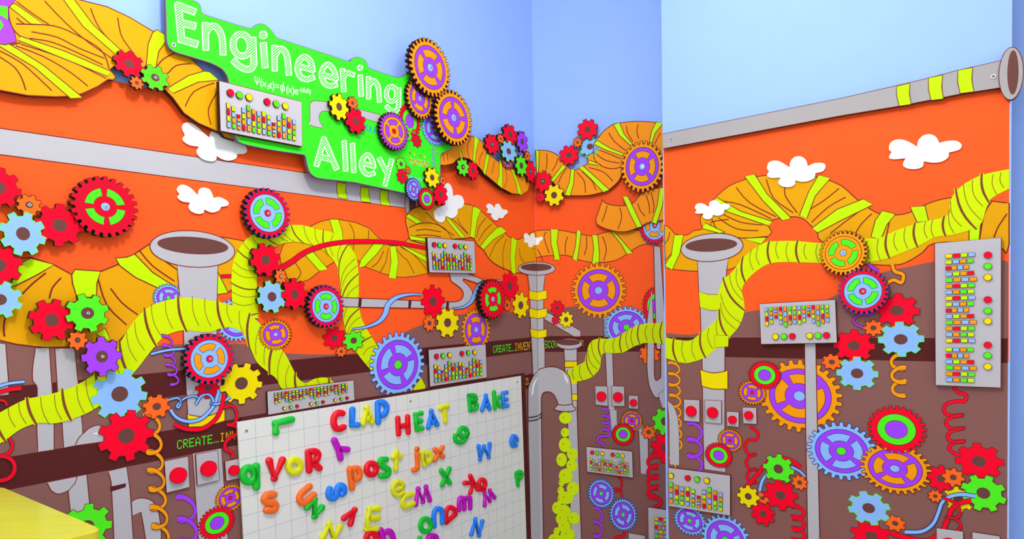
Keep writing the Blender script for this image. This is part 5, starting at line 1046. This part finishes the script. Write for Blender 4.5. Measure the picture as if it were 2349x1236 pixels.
LET = [
 ([L1([(435, 690), (430, 595), (598, 555)])], G_, 'green letter L turned on its side, top left of the board'),
 ([L1(S_([(1128, 492), (1085, 487), (1045, 525), (1037, 585), (1055, 640), (1095, 655), (1140, 635)]))], R_, 'red letter C starting the word CLAP'),
 ([L1([(1232, 452), (1228, 610), (1285, 612)])], B_, 'blue letter L in the word CLAP'),
 ([L1([(1343, 600), (1385, 432), (1436, 578)]), L1([(1362, 548), (1420, 540)])], Y_, 'yellow letter A in the word CLAP'),
 ([L2([(45, 550), (38, 365)]), L2(S_([(40, 365), (90, 355), (128, 405), (105, 475), (50, 488)]))], B_, 'blue letter P ending the word CLAP'),
 ([L2([(237, 512), (245, 668)]), L2([(333, 497), (340, 652)]), L2([(240, 597), (335, 578)])], R_, 'red letter H starting the word HEAT'),
 ([L2([(468, 463), (412, 477), (426, 625), (476, 611)]), L2([(418, 550), (465, 540)])], G_, 'green letter E in the word HEAT'),
 ([L2([(538, 602), (567, 442), (624, 576)]), L2([(552, 560), (608, 548)])], B_, 'blue letter A in the word HEAT'),
 ([L2([(655, 412), (725, 390)]), L2([(692, 405), (706, 540)])], Y_, 'yellow letter T ending the word HEAT'),
 ([L2(S_([(945, 355), (985, 350), (1005, 320), (985, 286), (938, 292)])), L2([(938, 292), (950, 428)]), L2(S_([(950, 430), (1000, 420), (1014, 385), (985, 355), (945, 358)]))], G_, 'green letter B starting the word BAKE'),
 ([L2([(1066, 430), (1104, 290), (1140, 420)]), L2([(1080, 392), (1126, 382)])], B_, 'blue letter A in the word BAKE'),
 ([L2([(1183, 255), (1192, 412)]), L2([(1238, 300), (1192, 352)]), L2([(1205, 345), (1244, 395)])], G_, 'green letter k in the word BAKE'),
 ([L2([(1308, 258), (1270, 266), (1276, 398), (1316, 388)]), L2([(1272, 335), (1308, 328)])], B_, 'blue letter E ending the word BAKE'),
 ([L1([(1043, 772), (1088, 868), (1108, 962)]), L1([(1090, 862), (1180, 870)])], P_, 'magenta letter y turned over below CLAP'),
 ([L2(ring(880, 650, 40, 42)), L2(S_([(925, 660), (890, 730), (845, 752), (805, 725), (800, 685)]))], G_, 'green letter g tilted below HEAT'),
 ([L3(ring(212, 312, 85, 103)), L3([(318, 185), (322, 490)])], G_, 'green letter q at the left edge of the board'),
 ([L3([(505, 105), (580, 365), (698, 95)])], R_, 'red letter V left of the yellow o'),
 ([L3(ring(872, 185, 85, 90))], Y_, 'yellow letter o between V and R'),
 ([L1([(772, 900), (782, 1088)]), L1(S_([(772, 897), (840, 888), (875, 925), (850, 983), (790, 1000)])), L1([(820, 1000), (888, 1065)])], R_, 'red letter R right of the yellow o'),
 ([L3([(1672, 225), (1705, 500)]), L3(ring(1758, 298, 62, 82))], O_, 'orange letter p starting the word post'),
 ([L3(ring(1985, 228, 70, 83))], R_, 'red letter o in the word post'),
 ([L4(S_([(180, 90), (112, 95), (92, 150), (150, 200), (212, 240), (208, 300), (160, 328), (105, 325)]))], G_, 'green letter s in the word post'),
 ([L2([(226, 842), (216, 1010)]), L2([(192, 895), (262, 885)])], Y_, 'yellow letter t ending the word post'),
 ([L2(S_([(425, 868), (432, 960), (425, 1010), (392, 1022)])), L2([(425, 815), (425.5, 820)])], O_, 'orange letter j beside the yellow p'),
 ([L2(ring(525, 898, 36, 46)), L2([(478, 850), (497, 972)])], Y_, 'yellow letter p between j and x'),
 ([L2([(600, 820), (682, 890)]), L2([(676, 800), (600, 922)])], O_, 'orange letter x right of the yellow p'),
 ([L2([(1032, 788), (1046, 915), (1085, 790), (1130, 895), (1140, 766)])], B_, 'blue letter W near the right of the board'),
 ([L2(S_([(1355, 750), (1408, 733), (1395, 692), (1366, 690), (1350, 740), (1366, 785), (1402, 780)]))], B_, 'blue letter e at the right edge of the board'),
 ([L4([(2060, 292), (2085, 460)]), L4(S_([(2060, 287), (2110, 268), (2145, 302), (2120, 360), (2075, 385)]))], G_, 'green letter P at the right edge of the board'),
 ([L4([(975, 250), (1100, 428)]), L4([(1095, 222), (990, 458)])], G_, 'green letter X in the middle of the board'),
 ([L4([(1395, 328), (1440, 420), (1500, 505)]), L4([(1315, 430), (1440, 430), (1396, 568)])], R_, 'red letter k tilted beside the red a'),
 ([L4(ring(1568, 440, 45, 60)), L4([(1500, 520), (1600, 525)])], R_, 'red letter a touching the tilted red k'),
 ([L4([(608, 742), (642, 515), (712, 700), (757, 485), (810, 680)])], P_, 'big magenta letter M below the green X'),
 ([L4(S_([(1235, 820), (1240, 665), (1285, 650), (1308, 680), (1310, 808)])), L4(S_([(1308, 680), (1330, 655), (1380, 640), (1395, 670), (1395, 795)]))], P_, 'magenta lowercase m below the red k'),
 ([L4([(1605, 752), (1608, 588), (1680, 690), (1680, 538), (1745, 640)])], P_, 'magenta letter M slanting below the red a'),
 ([L4(S_([(290, 535), (420, 485), (402, 425), (335, 412), (278, 480), (290, 570), (350, 608), (420, 565)]))], Y_, 'yellow letter e left of the magenta M'),
 ([L4(S_([(555, 590), (460, 620), (415, 700), (450, 775), (570, 725)]))], Y_, 'yellow letter c touching the magenta M'),
 ([L3(S_([(575, 598), (490, 600), (435, 660), (485, 712), (572, 722), (600, 775), (560, 828), (470, 820)]))], O_, 'orange letter s below the red V'),
 ([L3(S_([(1088, 482), (965, 590), (950, 680), (1015, 718), (1150, 605)]))], O_, 'orange letter u tilted above the green N'),
 ([L3([(1055, 785), (1165, 672), (1166, 912), (1268, 785)])], G_, 'green letter N tilted under the orange u'),
 ([L3(S_([(1380, 520), (1368, 600), (1420, 652), (1472, 620), (1482, 540), (1525, 468), (1582, 490), (1590, 560), (1558, 590)]))], B_, 'blue letter s turned sideways left of the orange p'),
 ([L3([(1590, 940), (1742, 822), (1682, 1020)])], R_, 'red letter V upside down above the yellow N'),
 ([L3([(2088, 798), (1952, 812), (1915, 1092), (2060, 1090)]), L3([(1935, 940), (2080, 932)])], Y_, 'yellow letter E near the bottom of the board'),
 ([L3([(1275, 1225), (1372, 1022), (1445, 1236), (1530, 1065)])], Y_, 'yellow letter N at the bottom of the board'),
 ([L4(ring(750, 1040, 74, 93))], G_, 'green letter o at the bottom of the board'),
 ([L4(S_([(878, 1055), (868, 900), (900, 812), (965, 808), (990, 855), (990, 1005)]))], B_, 'blue letter n right of the green o'),
 ([L4(S_([(1048, 1000), (1050, 840), (1105, 783), (1172, 820), (1180, 885)])), L4([(1180, 885), (1048, 1000)])], R_, 'red letter D right of the blue n'),
 ([L4([(1412, 1172), (1470, 955), (1522, 1188), (1570, 985)])], B_, 'blue letter N at the bottom right of the board'),
 ([L3(ring(1985, 1222, 70, 72))], R_, 'red letter under the yellow E at the bottom edge'),
 ([L4([(102, 1112), (140, 1260)]), L4(S_([(140, 1165), (215, 1128), (262, 1170), (290, 1270)]))], P_, 'magenta letter n beside the bottom red letter'),
 ([L4(ring(850, 1236, 62, 45))], P_, 'magenta letter o at the bottom edge of the board'),
 ([L4([(662, 1232), (660, 1290), (700, 1300)])], G_, 'green letter cut by the bottom edge under the green o')]
for i, (st, cl_, lb) in enumerate(LET): magnet('m', st, cl_, lb, z0=bh + .0004 * (i % 2), hw=.0078 if ' e ' in lb + ' ' and 'letter e' in lb else (.0095 if min(p[0] for s in st for p in s) > 880 else .0105))
# ------------------------------------------------------------------ table at the lower left
TH = CAMH - 0.36
def on_h(px, py, z):
    d = ray(px, py); t = (z - CAMH) / d.z; return EYE + d * t
ta = on_h(236, 1211, TH); tdir = (on_h(0, 1112, TH) - ta); tdir.z = 0; tdir.normalize()
td2 = -horiz(2372)
cr = .022; c0 = ta
cors = [c0, c0 + tdir * .47, c0 + tdir * .47 + td2 * .85, c0 + td2 * .85]
def roundpoly(pts, r, n=6):
    out = []
    for i in range(4):
        p = pts[i]; a = (pts[i - 1] - p).normalized(); b = (pts[(i + 1) % 4] - p).normalized()
        p0 = p + a * r; p1 = p + b * r
        for k in range(n + 1):
            t = k / n; out.append(p0 * (1 - t) ** 2 + p * 2 * t * (1 - t) + p1 * t * t)
    return out
t_ = bpy.data.objects.new('table', None); t_.location = (ta.x, ta.y, 0); add(t_, None, label='pale maple table top corner at the lower left', category='table')
def tprism(pts, z0, z1, mat, edge, name, bev=0.0):
    m = MB(); p = [(q.x - ta.x, q.y - ta.y) for q in pts]
    if area2(p) < 0: p = p[::-1]
    c = cen(p)
    if bev:
        ins = [(a + (c[0] - a) * bev / math.hypot(c[0] - a, c[1] - b), b + (c[1] - b) * bev / math.hypot(c[0] - a, c[1] - b)) for a, b in p]
        m.prism(p, z0, z1 - bev, edge, edge); n = len(p); i = len(m.v)
        m.v += [(a, b, z1 - bev + 1e-5) for a, b in p] + [(a, b, z1) for a, b in ins]; s = m.slot(edge)
        for k in range(n): j = (k + 1) % n; m.f.append((i + k, i + j, i + n + j, i + n + k)); m.m.append(s)
        m.f.append(tuple(i + n + k for k in range(n))); m.m.append(m.slot(mat))
    else: m.prism(p, z0, z1, mat, edge)
    return m.build(name, t_)
tprism(roundpoly(cors, cr), TH - .035, TH, 'maple', 'maple2', 'table_top', .004)
for i in range(4):
    p = cors[i]; a = (cors[i - 1] - p).normalized(); b = (cors[(i + 1) % 4] - p).normalized(); q = p + a * .06 + b * .06
    tprism([q - a * .025 - b * .025, q + a * .025 - b * .025, q + a * .025 + b * .025, q - a * .025 + b * .025], 0, TH - .035, 'maple2', 'maple2', 'leg')
